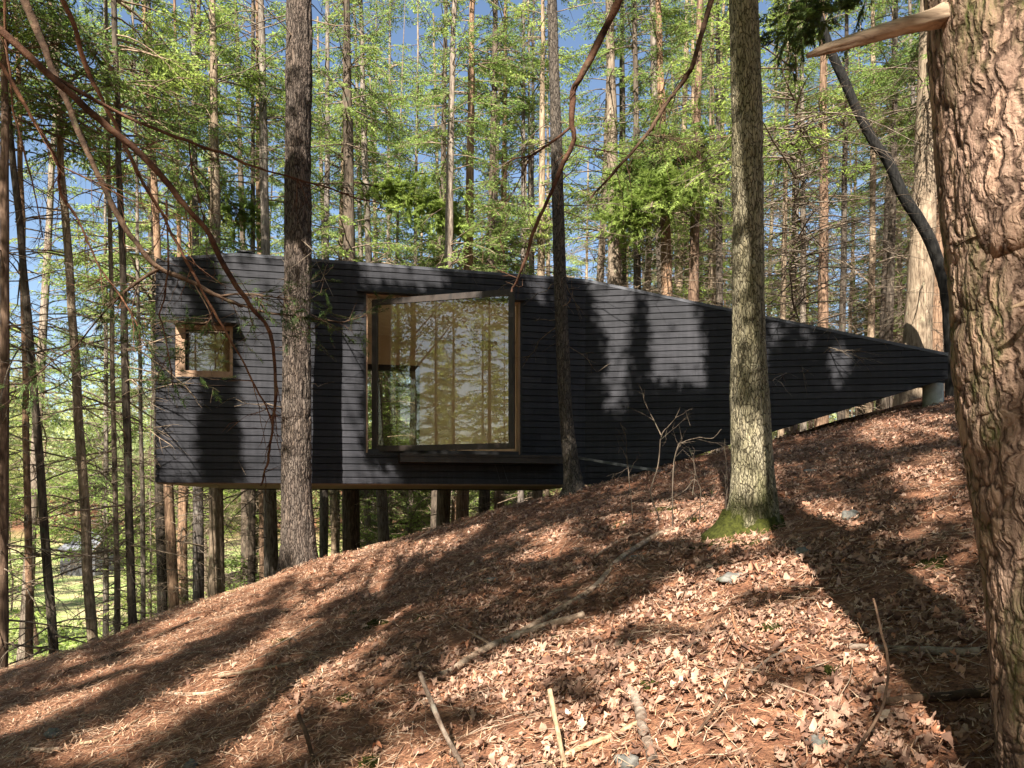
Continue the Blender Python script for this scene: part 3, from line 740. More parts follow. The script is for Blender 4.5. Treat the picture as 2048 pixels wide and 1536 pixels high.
# the trunk in front of the cabin between its windows
D1 = 12.7
e = thing("pine_tree", "grey-brown furrowed trunk standing close in front of the cabin between its two windows", "tree")
ax, rd = px_axis([(600, 1150, 66), (597, 1080, 64), (593, 960, 58), (593, 800, 57), (594, 650, 55), (596, 450, 53), (597, 250, 52), (599, 0, 50)], D1, ext=12)
fl_ = lambda L, a: 0.13 * np.exp(-L / 0.26) * (0.55 + 0.45 * np.cos(3 * a + 0.6)) + 0.03 * np.exp(-L / 0.8)
bark_trunk(e, ax, rd, 110, M['bark_front'], 15, .2, .03, 2, ground_flare=fl_)
dead_twigs(e, ax, rd, 16, 4, .5, 1.6, 2.4, 9.5, M['twig'], r=.011)
D2 = 13.4
e = thing("pine_tree", "slender dark trunk with a flared foot at the end of the window ledge", "tree")
ax, rd = px_axis([(1152, 1000, 44), (1147, 960, 34), (1138, 890, 29), (1130, 800, 26), (1125, 680, 26), (1120, 560, 25), (1113, 300, 23), (1104, 0, 19)], D2, ext=11)
bark_trunk(e, ax, rd, 56, M['bark_slim'], 26, .3, .012, 5, ground_flare=lambda L, a: 0.16 * np.exp(-L / 0.16) * (0.5 + 0.5 * np.cos(a - 0.2)) + .05 * np.exp(-L / .2))
dead_twigs(e, ax, rd, 26, 9, .4, 1.5, 2.5, 9, M['twig'], r=.009)
D3 = 7.4
e = thing("oak_tree", "thick pale greenish trunk with a green mossy foot in front of the tapering wall", "tree")
ax, rd = px_axis([(1502, 1075, 90), (1506, 1000, 88), (1503, 900, 82), (1500, 800, 79), (1498, 740, 74), (1498, 690, 68), (1497, 600, 65), (1495, 300, 63), (1487, 0, 59)], D3, ext=12, step=.016)
fl3 = lambda L, a: 0.15 * np.exp(-L / 0.15) * (0.5 + 0.5 * np.cos(2 * a + 1.0)) + 0.02 * np.exp(-L / 0.5)
bark_trunk(e, ax, rd, 150, M['bark_pale'], 24, .22, .013, 8, ground_flare=fl3)
ax3, rd3 = ax, rd
# moss on its foot: a lumpy skin just outside the bark, longest on the uphill side
an = np.linspace(0, 2 * np.pi, 90, endpoint=False); hh = np.linspace(-.12, .42, 44)
bx, by, bz = ax[0]; bz += .02
VV = []
for h in hh:
    k = int(np.clip((h + .0) / .016, 0, len(ax) - 1)); 
    L_ = max(h, 0.0)
    r_ = rd[k] + fl3(L_, an) + .018 + 0.05 * np.exp(-L_ / .1) * (1 + np.cos(an - 3.6)) * .9 + .012 * vnoise(np.cos(an) * 9, np.sin(an) * 9, h * 22, 31)
    lim = .07 + .12 * (vnoise(np.cos(an) * 4.2, np.sin(an) * 4.2, 0, 33) + .5)
    r_ = np.where(h > lim, rd[k] * .8, r_)
    VV.append(np.stack([ax[k, 0] + r_ * np.cos(an), by + r_ * np.sin(an), np.full(90, bz + h)], 1))
VV = np.array(VV); idx = np.arange(44 * 90).reshape(44, 90); a_, b_ = idx[:-1], idx[1:]
mesh_obj("moss", VV.reshape(-1, 3), [np.stack([a_, np.roll(a_, -1, 1), np.roll(b_, -1, 1), b_], -1).reshape(-1, 4)], M['moss'], e)
D4 = 2.65
e = thing("hemlock_tree", "huge reddish scaly trunk with moss patches and a snapped pale branch stub", "tree")
ax, rd = px_axis([(2218, 1900, 440), (2185, 1536, 400), (2158, 1300, 382), (2120, 1000, 378), (2088, 700, 380), (2062, 300, 384), (2036, 0, 388)], D4, ext=9, step=.0055)
bark_trunk(e, ax, rd, 420, M['bark_red'], 14.0, .25, .014, 14, kind='plate')
mb = MB()
st_ = np.array([[*at(1975, 0, 2.68), .05], [*at(1900, 24, 2.63), .036], [*at(1860, 38, 2.61), .028], [*at(1790, 58, 2.6), .026], [*at(1710, 82, 2.58), .0205], [*at(1650, 100, 2.57), .0145], [*at(1614, 112, 2.57), .008]])
S = spline(st_, 60); S[:, :3] += np.stack([.0 * S[:, 0], .0 * S[:, 0], .0015 * vnoise(np.arange(60) / 3, 0, 0, 3)], 1)
V, Qd = tubes(S[None, :, :3], S[None, :, 3], 24); V = V.reshape(60, 24, 3)
cen = S[:, None, :3]; nn = V - cen
V = cen + nn * (1 + .3 * vnoise(np.arange(24)[None] / 1.4 + 0 * V[:, :, 0], np.arange(60)[:, None] / 16, 0, 6) - .25 * (np.arange(60)[:, None] > 54) * (np.arange(24)[None] % 3 == 0))[..., None]
mesh_obj("branch_stub", V.reshape(-1, 3), [Qd, np.arange(24)[None][:, ::-1], (np.arange(24) + 59 * 24)[None]], M['snag'], e)
mb.tube([at(2026, 614, 2.4), at(2050, 606, 2.38), at(2080, 604, 2.4)], [.004, .009, .012], 8); mb.build("twig_stub", M['stick_pale'], e, smooth=True)
D5 = 14.9
e = thing("leaning_tree", "curved trunk coloured black for its shade, leaning over the thin end of the cabin", "tree")
ax, rd = px_axis([(a_, b_, c_ * .68) for a_, b_, c_ in [(1905, 800, 44), (1902, 700, 42), (1893, 590, 40), (1868, 500, 38), (1838, 440, 36), (1806, 390, 34), (1775, 320, 32), (1748, 285, 30), (1712, 215, 29), (1690, 165, 28), (1665, 110, 27), (1640, 40, 26), (1622, -20, 25), (1590, -120, 22)]], D5, step=.06)
bark_trunk(e, ax, rd, 40, M['bark_shade_black'], 12, .3, .012, 22)
crown_on(e, ax, 'sparse', (ax[-1][0], D5, ax[-1][2] - 9), .8)

# ------------------------------------------------------------------ forest trees whose trunks the photo shows one by one
G = "hemlocks standing round the cabin"
T = [  # base column, metres, width px, column at the top row (or None), kind, bark, label
 (4, 11.2, 25, 2, 'pole', 'bark_brown', "straight brown trunk outermost at the downhill edge of the slope"),
 (60, 12.4, 17, 28, 'pole', 'bark_brown', "thin brown trunk beside the outermost downhill trunk, dead stub at its foot"),
 (116, 11.9, 20, -5, 'pole', 'bark_dark', "dark slanting trunk crossing the pale leaning trunk downhill"),
 (196, 12.6, 23, 95, 'pole', 'bark_tan', "shaggy peeling trunk in front of the distant shed's roof"),
 (239, 13.2, 13, 205, 'pole', 'bark_tan', "very thin straight trunk in front of the distant shed's gable"),
 (268, 12.6, 19, 222, 'pole', 'bark_dark', "dark straight trunk between the distant shed and the cabin corner"),
 (291, 16.5, 12, 262, 'pole', 'bark_grey', "thin grey trunk just beside the dark straight one by the cabin corner"),
 (328, 19.2, 24, 296, 'pole', 'bark_dark', "blackish trunk directly below the cabin's outer corner"),
 (360, 18.8, 25, 285, 'pole', 'bark_brown', "slanting reddish trunk below the small window side of the cabin"),
 (374, 21.5, 16, 345, 'pole', 'bark_brown', "thin trunk half hidden behind the slanting reddish one under the cabin"),
 (398, 20.4, 25, 383, 'pole', 'bark_grey', "grey knotty trunk under the cabin rising behind the roof corner"),
 (433, 19.3, 37, 424, 'pole', 'bark_tan', "stout sunlit tan trunk with a dark ring under the small window"),
 (501, 21.5, 18, 503, 'pole', 'bark_dark', "thin dark trunk under the cabin next to a stump"),
 (547, 19.8, 33, 518, 'pole', 'bark_grey', "broad grey trunk behind the roof beside the front furrowed trunk"),
 (641, 22.5, 21, 655, 'pole', 'bark_grey', "grey trunk seen under the cabin just beyond the front furrowed trunk"),
 (658, 25.0, 14, 690, 'pole', 'bark_tan', "thin pale trunk under the cabin beside the thick dark one"),
 (703, 19.9, 40, 690, 'pole', 'bark_dark', "thick dark flaring trunk in the shade under the picture window"),
 (742, 25.5, 17, 706, 'pole', 'bark_grey', "slim trunk rising behind the roof over the picture window's corner"),
 (766, 29.0, 13, 812, 'sparse', 'bark_tan', "thin pale pole seen under the picture window's corner"),
 (812, 27.0, 15, 838, 'full', 'bark_grey', "slim trunk under the cabin below the back window"),
 (862, 24.5, 22, 890, 'pole', 'bark_dark', "dark trunk with many dead twigs above the middle of the picture window"),
 (893, 26.0, 13, 948, 'pole', 'bark_brown', "leaning slim trunk close beside the dark twiggy one"),
 (918, 22.0, 29, 944, 'pole', 'bark_brown', "orange-brown peeling trunk under the ledge"),
 (962, 23.0, 25, 990, 'pole', 'bark_dark', "dark trunk under the ledge beside the orange-brown one"),
 (992, 25.0, 19, 1010, 'pole', 'bark_brown', "brown trunk under the end of the ledge"),
 (1040, 24.0, 15, 1045, 'pole', 'bark_grey', "thin grey trunk behind the roof by the slender ledge trunk"),
 (1072, 23.0, 22, 1085, 'pole', 'bark_tan', "tan trunk glimpsed under the cabin close to the slender ledge trunk"),
 (1233, 20.5, 37, 1216, 'bare', 'bark_tan', "broad pale shaggy trunk behind the roof where the wall begins to taper"),
 (1276, 20.0, 21, 1266, 'pole', 'bark_dark', "dark trunk close beside the broad pale shaggy one"),
 (1345, 19.6, 29, 1312, 'bare', 'bark_brown', "brown ridged trunk half way along the tapering roof"),
 (1376, 19.4, 27, 1396, 'bare', 'bark_brown', "brown trunk paired with the ridged one along the tapering roof"),
 (1440, 22.0, 18, 1432, 'pole', 'bark_dark', "dark trunk half hidden behind the pale mossy-footed oak"),
 (1560, 24.0, 14, 1574, 'bare', 'bark_tan', "thin pale trunk just beyond the pale oak above the tapering roof"),
 (1606, 26.0, 15, 1600, 'bare', 'bark_grey', "second slim trunk beyond the pale oak above the tapering roof"),
 (1642, 19.2, 25, 1644, 'pole', 'bark_brown', "reddish straight trunk above the thin part of the tapering roof"),
 (1682, 20.5, 16, 1690, 'pole', 'bark_dark', "dark slim trunk beside the reddish straight one"),
 (1738, 23.5, 17, 1745, 'bare', 'bark_tan', "pale slim trunk behind the bend of the leaning shade-black trunk"),
 (1772, 22.0, 20, 1790, 'pole', 'bark_dark', "shaded trunk between the pale slim one and the big flared one"),
 (1828, 16.6, 62, 1858, 'bare', 'bark_tan', "very stout sunlit trunk with a flared foot near the concrete pier"),
 (1868, 19.0, 30, 1880, 'pole', 'bark_brown', "brown trunk partly hidden behind the very stout flared one"),
 (212, 24.0, 14, 206, 'full', 'bark_grey', "slim grey trunk far down the slope above the shed"),
 (45, 26.0, 30, 120, 'bare', 'bark_grey', "pale grey trunk leaning uphill behind the outermost downhill trunks"),
]
for (px, d, wd_, top, kind, bark, lab) in T:
    tree(px, d, wd_, top, kind, bark, lab, G, bow=0.05, H=21 if d < 14 else None)
for px, d, lab in ((760, 24.0, "light green young hemlock behind the roof over the picture window"), (300, 21.0, "young hemlock with low boughs beside the cabin's outer corner"),
                   (1005, 26.5, "young hemlock between thin trunks behind the middle of the roof"), (1330, 27.0, "young hemlock between trunks behind the tapering roof")):
    tree(px, d, 8, px + 5, 'young', 'bark_grey', lab, "young hemlocks", name="young_hemlock", H=9.5 if px > 500 else 8)

# ------------------------------------------------------------------ forest that fills the view, thinning into the distance
FILL_LABEL = "slim hemlock deeper in the woods, its trunk half lost among twigs and foliage"
def blocked(px, d):
    return (px < 320 and d < 58 and px > -120) or (60 < px < 260 and d < 72)
placed = [(((a[0] - CX) / F * a[1]), a[1]) for a in T]
def put(n, d0, d1, kinds, r, mind, wr, px0=-250, px1=2300):
    c = 0; tries = 0
    while c < n and tries < n * 40:
        tries += 1
        d = math.sqrt(r.uniform(d0 ** 2, d1 ** 2)); px = r.uniform(px0, px1)
        x = (px - CX) / F * d
        if blocked(px, d) or any((x - a) ** 2 + (d - b) ** 2 < mind ** 2 for a, b in placed): continue
        placed.append((x, d)); c += 1
        wm = r.uniform(*wr)
        tree(px, d, 2 * wm / 2 * F / d, None, 'pole' if 230 < px < 1150 and d < 36 else r.choice(kinds), r.choice(['bark_grey', 'bark_brown', 'bark_tan', 'bark_dark', 'bark_tan']), FILL_LABEL, "hemlocks deeper in the woods", sc_=r.uniform(.85, 1.1), lean=(r.uniform(-.05, .05), r.uniform(-.03, .03)), bow=r.uniform(-.12, .12))
rf = random.Random(21)
put(34, 19.6, 36, ['pole', 'bare'], rf, 1.5, (.27, .46), 240, 1960)
put(66, 22, 52, ['full', 'high', 'full', 'sparse', 'bare'], rf, 2.0, (.2, .42))
put(80, 52, 115, ['far', 'far_b', 'far'], rf, 2.6, (.25, .5), -150, 2200)

for px, d, kd in ((772, 31, 'high'), (745, 43, 'high')):
    tree(px, d, .3 * F / d, px + 8, kd, 'bark_grey', FILL_LABEL, "hemlocks deeper in the woods", H=.66 * d + 8)

# trees behind the photographer: mirrored in the window, the last lot added to screen the sky
rf = random.Random(5)
GB = "hemlocks behind the photographer"
LB = "hemlock of the woods facing the cabin, mirrored in the picture window"
wc = np.array([-1.2, 13.7])
k = 0
while k < 34:
    a = math.atan2(-.76, -.65) + R(rf.uniform(-34, 34)); tt = rf.uniform(15, 44)
    x, y = wc[0] + math.cos(a) * tt, wc[1] + math.sin(a) * tt
    if any((x - p) ** 2 + (y - q) ** 2 < 4 for p, q in placed) or (-9.5 < x + .231 * (13.5 - y) < 3 and y > -15): continue
    placed.append((x, y)); k += 1
    tree(0, 1, rf.uniform(.2, .42), None, rf.choice(['full', 'sparse', 'sparse', 'high']), rf.choice(['bark_brown', 'bark_grey', 'bark_tan']), LB, GB, xy=(x, y), H=22 if x + .231 * (8 - y) < -9 else max(9, min(22, .74 * (5 - y))))

k = 0
while k < 46:
    a = math.atan2(-.76, -.65) + R(rf.uniform(-32, 32)); tt = rf.uniform(46, 95)
    x, y = wc[0] + math.cos(a) * tt, wc[1] + math.sin(a) * tt
    k += 1
    tree(0, 1, rf.uniform(.25, .42), None, rf.choice(['far', 'far_b']), rf.choice(['bark_brown', 'bark_grey', 'bark_tan']), LB, GB, xy=(x, y), H=24)

k = 0  # unseen trees added to screen sky light from the wall and panes
while k < 44:
    x, y = rf.uniform(-26, 34), rf.uniform(-46, -17)
    if k < 12: x, y = rf.uniform(-9, 0), rf.uniform(-44, -18)
    if any((x - p) ** 2 + (y - q) ** 2 < 5 for p, q in placed): continue
    placed.append((x, y)); k += 1
    tree(0, 1, rf.uniform(.22, .42), None, rf.choice(['full', 'high', 'far']), rf.choice(['bark_brown', 'bark_grey', 'bark_tan']), "unseen hemlock well behind the photographer, added to screen sky from the wall and panes", "unseen hemlocks screening the sky well behind the photographer", xy=(x, y), H=min(21, .74 * (5 - y)))

# ------------------------------------------------------------------ overhead canopy: unseen hemlocks round the camera, crowns shaped to place sun and shade
LIT = [  # photo-pixel polygons that the sun reaches
 [(313, 515), (350, 510), (375, 560), (400, 640), (395, 700), (350, 760), (313, 700)], [(480, 505), (565, 515), (570, 966), (480, 966), (470, 800), (470, 640)],
 [(313, 700), (410, 760), (405, 966), (313, 966)], [(430, 515), (480, 520), (480, 640), (450, 640)],
 [(560, 480), (626, 480), (640, 1130), (555, 1130)],
 [(715, 528), (905, 535), (905, 582), (715, 580)], [(680, 650), (735, 600), (735, 925), (800, 925), (815, 968), (655, 968)], [(800, 900), (1010, 900), (1010, 930), (800, 930)],
 [(770, 620), (980, 620), (1000, 720), (960, 880), (780, 880)], [(352, 655), (400, 650), (395, 755), (350, 755)],  # first gap is added: lets sun in to brighten the cabin's inside
 [(1045, 560), (1110, 560), (1100, 620), (1050, 600)],
 [(1175, 560), (1275, 580), (1265, 700), (1250, 830), (1210, 830), (1205, 690), (1180, 610)], [(1285, 590), (1395, 600), (1420, 700), (1415, 775), (1300, 780), (1295, 700)],
 [(1535, 640), (1572, 648), (1570, 700), (1535, 700)], [(1592, 655), (1620, 660), (1632, 720), (1600, 705)], [(1650, 690), (1700, 680), (1705, 740), (1690, 790), (1655, 780)],
 [(1460, 640), (1540, 700), (1545, 900), (1460, 800)], [(1480, 920), (1550, 930), (1545, 1010), (1490, 980)],
 [(625, 1105), (780, 1095), (1000, 1040), (880, 1105), (740, 1165), (620, 1230), (490, 1310), (560, 1230)],
 [(230, 1300), (470, 1175), (640, 1120), (520, 1200), (330, 1290)],
 [(0, 1440), (160, 1360), (420, 1240), (560, 1200), (380, 1300), (180, 1400), (0, 1500)],
 [(90, 1536), (250, 1440), (470, 1320), (600, 1240), (640, 1250), (500, 1360), (330, 1470), (240, 1536)],
 [(430, 1536), (560, 1410), (660, 1310), (800, 1210), (850, 1200), (740, 1300), (640, 1400), (560, 1470), (540, 1536)],
 [(870, 1360), (980, 1300), (1180, 1235), (1330, 1180), (1490, 1120), (1640, 1120), (1740, 1190), (1700, 1290), (1780, 1330), (1740, 1400), (1820, 1480), (1780, 1560), (690, 1560), (770, 1440)],
 [(1560, 1020), (1660, 1000), (1740, 1060), (1620, 1080)], [(1700, 860), (1800, 830), (1910, 830), (1905, 870), (1760, 900)], [(1760, 950), (1900, 900), (1930, 1010), (1830, 1010)],
 [(1290, 1010), (1450, 990), (1460, 1040), (1330, 1080)], [(1040, 1060), (1160, 1040), (1130, 1085), (1050, 1100)], [(1190, 1040), (1280, 1030), (1250, 1070)],
 [(1400, 1060), (1560, 1060), (1540, 1115), (1420, 1110)],
]
HOLES = [[(1180, 1280), (1330, 1240), (1290, 1300)], [(1480, 1190), (1640, 1180), (1600, 1225), (1490, 1230)], [(780, 1440), (960, 1380), (1010, 1420), (860, 1480)], [(1500, 1330), (1700, 1340), (1560, 1390)],
         [(1100, 1340), (1220, 1330), (1180, 1400), (1080, 1420)], [(1330, 1270), (1430, 1250), (1400, 1310)]]
def inside(px, py, poly):
    c_ = np.zeros(px.shape, bool); j = len(poly) - 1
    for i in range(len(poly)):
        xi, yi = poly[i]; xj, yj = poly[j]
        c_ ^= ((yi > py) != (yj > py)) & (px < (xj - xi) * (py - yi) / (yj - yi + 1e-9) + xi); j = i
    return c_
def is_lit(px, py):
    r_ = np.zeros(px.shape, bool)
    for p in LIT: r_ |= inside(px, py, p)
    r_ |= (py > 1010) & (vnoise(px / 75, (py + .45 * px) / 42, 0, 91) > .62)
    for p in HOLES: r_ &= ~inside(px, py, p)
    return r_
def project(C):
    """where the sun carries points C: photo pixel and whether it lands on the slope or wall in view."""
    tg = (C[:, 2] + 1.6 - .2377 * C[:, 0] - .1097 * C[:, 1]) / (.2377 * SV[0] + .1097 * SV[1] - SV[2])
    best = tg.copy()
    for fc, outl in ((fl, out_l), (fr, out_r)):
        tf = ((fc.a - C) @ fc.n) / (SV @ fc.n)
        H_ = C + tf[:, None] * SV; u = (H_ - fc.a) @ fc.e
        ok = (tf > 0) & inside(u, H_[:, 2], outl)
        best = np.where(ok & (tf < best), tf, best)
    H_ = C + best[:, None] * SV
    ok = (H_[:, 1] > 3) & (H_[:, 1] < 15.8) & (best > 0)
    yy = np.maximum(H_[:, 1], .5)
    px, py = CX + F * H_[:, 0] / yy, HY - F * H_[:, 2] / yy
    return px, py, ok
OH = [(-8.7, -3.0, .47), (-3.5, -2.2, .42), (2.6, -4.2, .4), (-6.1, -6.2, .38), (1.2, -8.0, .4), (-12.5, 0.5, .36), (6.5, -3.5, .4)]
rg = np.random.default_rng(77)
# sample shaded targets evenly in the picture and carry each back up the sun's ray to crown height
N = 21000
px = rg.uniform(-150, 2150, N); py = rg.uniform(500, 1600, N)
k = np.stack([(px - CX) / F, np.ones(N), (HY - py) / F], 1)
dg = 1.6 / (.2377 * k[:, 0] + .1097 - k[:, 2] + 1e-9); dg = np.where(dg < 0, 99, dg)
best = dg.copy()
for fc, outl in ((fl, out_l), (fr, out_r)):
    tf = (fc.a @ fc.n) / (k @ fc.n); H_ = k * tf[:, None]; u = (H_ - fc.a) @ fc.e
    okf = inside(u, H_[:, 2], outl); best = np.where(okf & (tf < best), tf, best)
Pt = k * best[:, None]
wgt = np.clip((best / 14.0) ** 1.5, .12, 1)                              # near ground fills many pixels: keep fewer
keep = (best < 15.8) & (rg.random(N) < wgt) & ~is_lit(px, py)
Pt = Pt[keep]; tt = np.where(Pt[:, 1] > 13, rg.uniform(9.5, 15, len(Pt)), rg.uniform(11.5, 19, len(Pt)))
C = Pt - SV * tt[:, None]
# plus a wide sprinkling of leaves, added to keep sky light off the wall
spread = rg.uniform([-19, -16, 9], [12, 5, 17], (6500, 3)); spread = np.vstack([spread, rg.uniform([-13, -7, 8.5], [12, 6, 14.5], (4500, 3))]); spread = spread[spread[:, 2] < 16 - .55 * np.maximum(spread[:, 1], 0)]; C = np.vstack([C, spread])
own = np.argmin([(C[:, 0] - a) ** 2 + (C[:, 1] - b) ** 2 for a, b, _ in OH], 0)
GO = "unseen hemlocks over the photographer, crowns shaped for their shade"
for i, (x, y, dia) in enumerate(OH):
    zb = float(gz(x, y)); e = thing("hemlock_tree", "tall unseen hemlock over the photographer, its crown shaped to shade the slope and wall", "tree", (x, y, zb), GO)
    S = np.array([[0, 0, h] for h in np.linspace(-.3, 21, 30)]) + np.random.default_rng(i).normal(0, .02, (30, 3))
    V, Qd = tubes(S[None], (dia / 2 * np.linspace(1.02, .2, 30) + .12 * np.exp(-np.maximum(S[:, 2], 0) / .3))[None], 16)
    mesh_obj("trunk", V, [Qd], M['bark_brown'], e)
    c_ = C[own == i] - np.array([x, y, zb])
    m = 13; n = len(c_)
    cc = np.repeat(c_, m, 0) + rg.normal(0, 1, (n * m, 3)) * [.17, .17, .05]
    pxx, pyy, ok = project(cc + [x, y, zb])
    kill = ok & is_lit(pxx, pyy) & (rg.random(len(cc)) < .965)
    Cw = cc + [x, y, zb]
    for xa, ya, ra, zlo, zhi, pr_ in ((-3.4, 12.7, .3, -1, 4.0, .9), (2.24, 7.4, .26, -.1, .75, .95), (2.24, 7.4, .26, 1.5, 4.8, .6), (1.85, 2.65, .38, -.9, 1.7, .85), (4.2, 18.6, 1.6, 6.0, 9.5, .9), (-3.5, 21, 1.8, 7, 10, .8)):
        tq = (ya - Cw[:, 1]) / SV[1]; hx, hz_ = Cw[:, 0] + tq * SV[0], Cw[:, 2] + tq * SV[2]
        kill |= (tq > 0) & (abs(hx - xa) < ra) & (hz_ > zlo) & (hz_ < zhi) & (rg.random(len(cc)) < pr_)
    cc = cc[~kill]; n2 = len(cc)
    nr = unit(rg.normal(0, .35, (n2, 3)) + [0, 0, 1]); dv = unit(np.cross(nr, rg.normal(0, 1, (n2, 3))))
    V, Qd = leaves_geom(cc, dv, nr, rg.uniform(.12, .26, n2), rg.uniform(.05, .1, n2))
    mesh_obj("crown", V, [Qd], M['needles'], e, smooth=False)
    sel = c_[rg.permutation(n)[:min(46, n)]]
    mb = MB()
    for q in sel:
        b = np.array([0, 0, min(max(q[2] - .25 * np.hypot(q[0], q[1]) , 4.5), 20)]); s = np.linspace(0, 1, 7)[:, None]
        p = b + (q - b) * s + np.cumsum(rg.normal(0, .05, (7, 3)), 0) * s; L_ = np.linalg.norm(q - b)
        mb.tube(p, np.linspace(.008 + .006 * L_, .004, 7), 5)
    mb.build("branches", M['twig'], e, smooth=True)
exec_after = []

# ------------------------------------------------------------------ limbs hanging into the view
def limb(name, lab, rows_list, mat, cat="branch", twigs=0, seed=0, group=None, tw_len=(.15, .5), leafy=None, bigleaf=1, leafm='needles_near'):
    """rows_list: list of [(px, py, width px, metres), ...]; ONE mesh, twigs and needles as parts."""
    e = thing(name, lab, cat, (0, 0, 0), group); mb = MB(); g = np.random.default_rng(seed); AX = []
    for ri_, rows in enumerate(rows_list):
        P = np.array([[*at(a, b, d), w_ / 2 / F * d * .68] for a, b, w_, d in rows])
        if ri_ and AX and cat != "shrub":
            A_ = np.vstack(AX); j = np.argmin(((np.stack(topx(A_[:, :3]), 1) - np.array(rows[0][:2])) ** 2).sum(1)); P[:, :3] *= (A_[j, 1] / P[0, 1]); P[0, :3] = A_[j, :3]
        n = max(8, int(np.linalg.norm(np.diff(P[:, :3], axis=0), axis=1).sum() / .05))
        S = spline(P, n); S[:, :3] += np.cumsum(g.normal(0, .0042, (n, 3)), 0) * np.minimum(1, np.arange(n) / 12)[:, None]
        S[:, 3] *= 1 + .16 * vnoise(np.arange(n) / 2.5, seed, 0, 3) + .3 * np.clip(vnoise(np.arange(n) / 1.7, seed, 5, 4) - .55, 0, 1)
        mb.tube(S[:, :3], np.maximum(S[:, 3], .0015), 9); AX.append(S)
    tips = []
    for _ in range(twigs):
        S = AX[g.integers(len(AX))]; j = g.integers(len(S) // 4, len(S) - 1); d0 = unit(S[j + 1, :3] - S[j, :3])
        L = g.uniform(*tw_len); dv = unit(d0 + g.normal(0, .7, 3) * [1, .8, 1] + [0, 0, -.2]); q = np.linspace(0, 1, 6)[:, None]
        p = S[j, :3] + dv * L * q + np.cumsum(g.normal(0, .05 * L, (6, 3)), 0) * q
        mb.tube(p, np.linspace(min(.004, S[j, 3] * .6), .001, 6), 4); tips.append(p)
        for _ in range(3):
            jj = g.integers(1, 6); l2 = L * g.uniform(.2, .5); dv2 = unit(dv + g.normal(0, .8, 3)); p2 = p[jj] + dv2 * l2 * np.linspace(0, 1, 4)[:, None]
            mb.tube(p2, np.linspace(.0022, .0008, 4), 3); tips.append(p2)
    mb.build("limb", M[mat], e, smooth=True)
    if twigs:
        if leafy:
            B_, D_, N_ = [], [], []
            for p in tips:
                if g.random() > leafy: continue
                m = 46 if bigleaf == 1 else 70; s = g.uniform(.1, 1, m) * (len(p) - 1.001); j = s.astype(int); b = p[j] + (p[j + 1] - p[j]) * (s - j)[:, None]
                dv = unit(p[-1] - p[0]); nr = unit(np.array([0, 0, 1.0]) + g.normal(0, .3, 3)); sd = np.cross(dv, nr)
                B_.append(b + g.normal(0, .006, (m, 3))); D_.append(unit(dv * g.uniform(.3, .9, (m, 1)) + sd * g.choice([-1, 1], (m, 1)) + g.normal(0, .15, (m, 3)))); N_.append(np.tile(nr, (m, 1)))
            B_, D_, N_ = map(np.concatenate, (B_, D_, N_)); V, Qd = leaves_geom(B_, D_, unit(N_), bigleaf * g.uniform(.02, .05, len(B_)), bigleaf * g.uniform(.004, .009, len(B_)))
            mesh_obj("needles", V, [Qd], M[leafm], e, smooth=False)
    return e
def rw(pts, w0, w1, d0, d1):
    n = len(pts); return [(a, b, w0 + (w1 - w0) * i / (n - 1), d0 + (d1 - d0) * i / (n - 1)) for i, (a, b) in enumerate(pts)]
GL = "bare limbs hanging in front of the cabin"
limb("tree_limb", "thick dark limb slanting to the cabin's upper corner, ending in sprays above the small window",
     [rw([(30, -60), (60, 30), (110, 150), (165, 270), (215, 380), (265, 470), (320, 533), (385, 560), (445, 592), (480, 612)], 23, 9, 6.4, 7.4),
      rw([(318, 533), (275, 565), (235, 600), (205, 640)], 11, 5, 7.1, 7.2), rw([(440, 590), (480, 588), (530, 592), (575, 602)], 7, 3, 7.4, 7.5),
      rw([(470, 610), (530, 625), (600, 632), (680, 640), (735, 632)], 7, 2.5, 7.4, 7.7), rw([(206, 640), (150, 690), (90, 730), (20, 790)], 4.5, 2.5, 7.2, 7.4), rw([(275, 565), (262, 640), (300, 700), (345, 745)], 4, 2, 7.1, 7.2),
      rw([(385, 560), (420, 640), (330, 640), (280, 660)], 3.5, 2, 7.2, 7.3)],
     'limb_dark', twigs=130, seed=3, group=GL, tw_len=(.2, .55), leafy=.55)
limb("tree_limb", "long reddish limb sweeping down past the small window, its tip hooked",
     [rw([(-60, 15), (0, 58), (100, 142), (200, 222), (300, 308), (375, 395), (432, 452), (468, 528), (508, 592), (540, 640), (553, 720), (556, 800), (550, 880), (541, 930), (528, 965)], 23, 5, 4.6, 6.0),
      rw([(100, 135), (180, 195), (260, 235), (370, 282), (450, 310), (520, 338), (620, 368), (690, 392), (760, 410)], 11, 3, 4.9, 5.8), rw([(372, 285), (385, 340), (400, 400), (412, 440)], 5, 3, 5.3, 5.4)],
     'limb_red', twigs=46, seed=5, group=GL)
limb("tree_limb", "thin reddish limb crossing the cabin's upper corner and the small window",
     [rw([(95, -60), (140, 35), (165, 120), (192, 185), (222, 245), (268, 335), (308, 405), (340, 450), (402, 562), (452, 655), (500, 740), (535, 810), (545, 845)], 15, 4, 5.0, 6.0)], 'limb_red', twigs=26, seed=6, group=GL)
limb("tree_limb", "crooked brown limb bending twice outside the cabin's upper corner",
     [rw([(-60, 60), (0, 125), (60, 215), (100, 270), (128, 325), (130, 372), (168, 432), (200, 505), (250, 575), (290, 640)], 13, 4, 5.2, 6.2), rw([(130, 330), (190, 365), (260, 400), (330, 425)], 5, 2.5, 5.5, 5.8)], 'limb_red', twigs=34, seed=7, group=GL)
limb("tree_limb", "thin limb hanging straight down over the cabin's upper corner",
     [rw([(333, 400), (336, 480), (338, 550), (330, 610), (325, 640), (336, 700), (345, 780)], 6, 3, 5.8, 5.8)], 'limb_red', twigs=4, seed=8, group=GL)
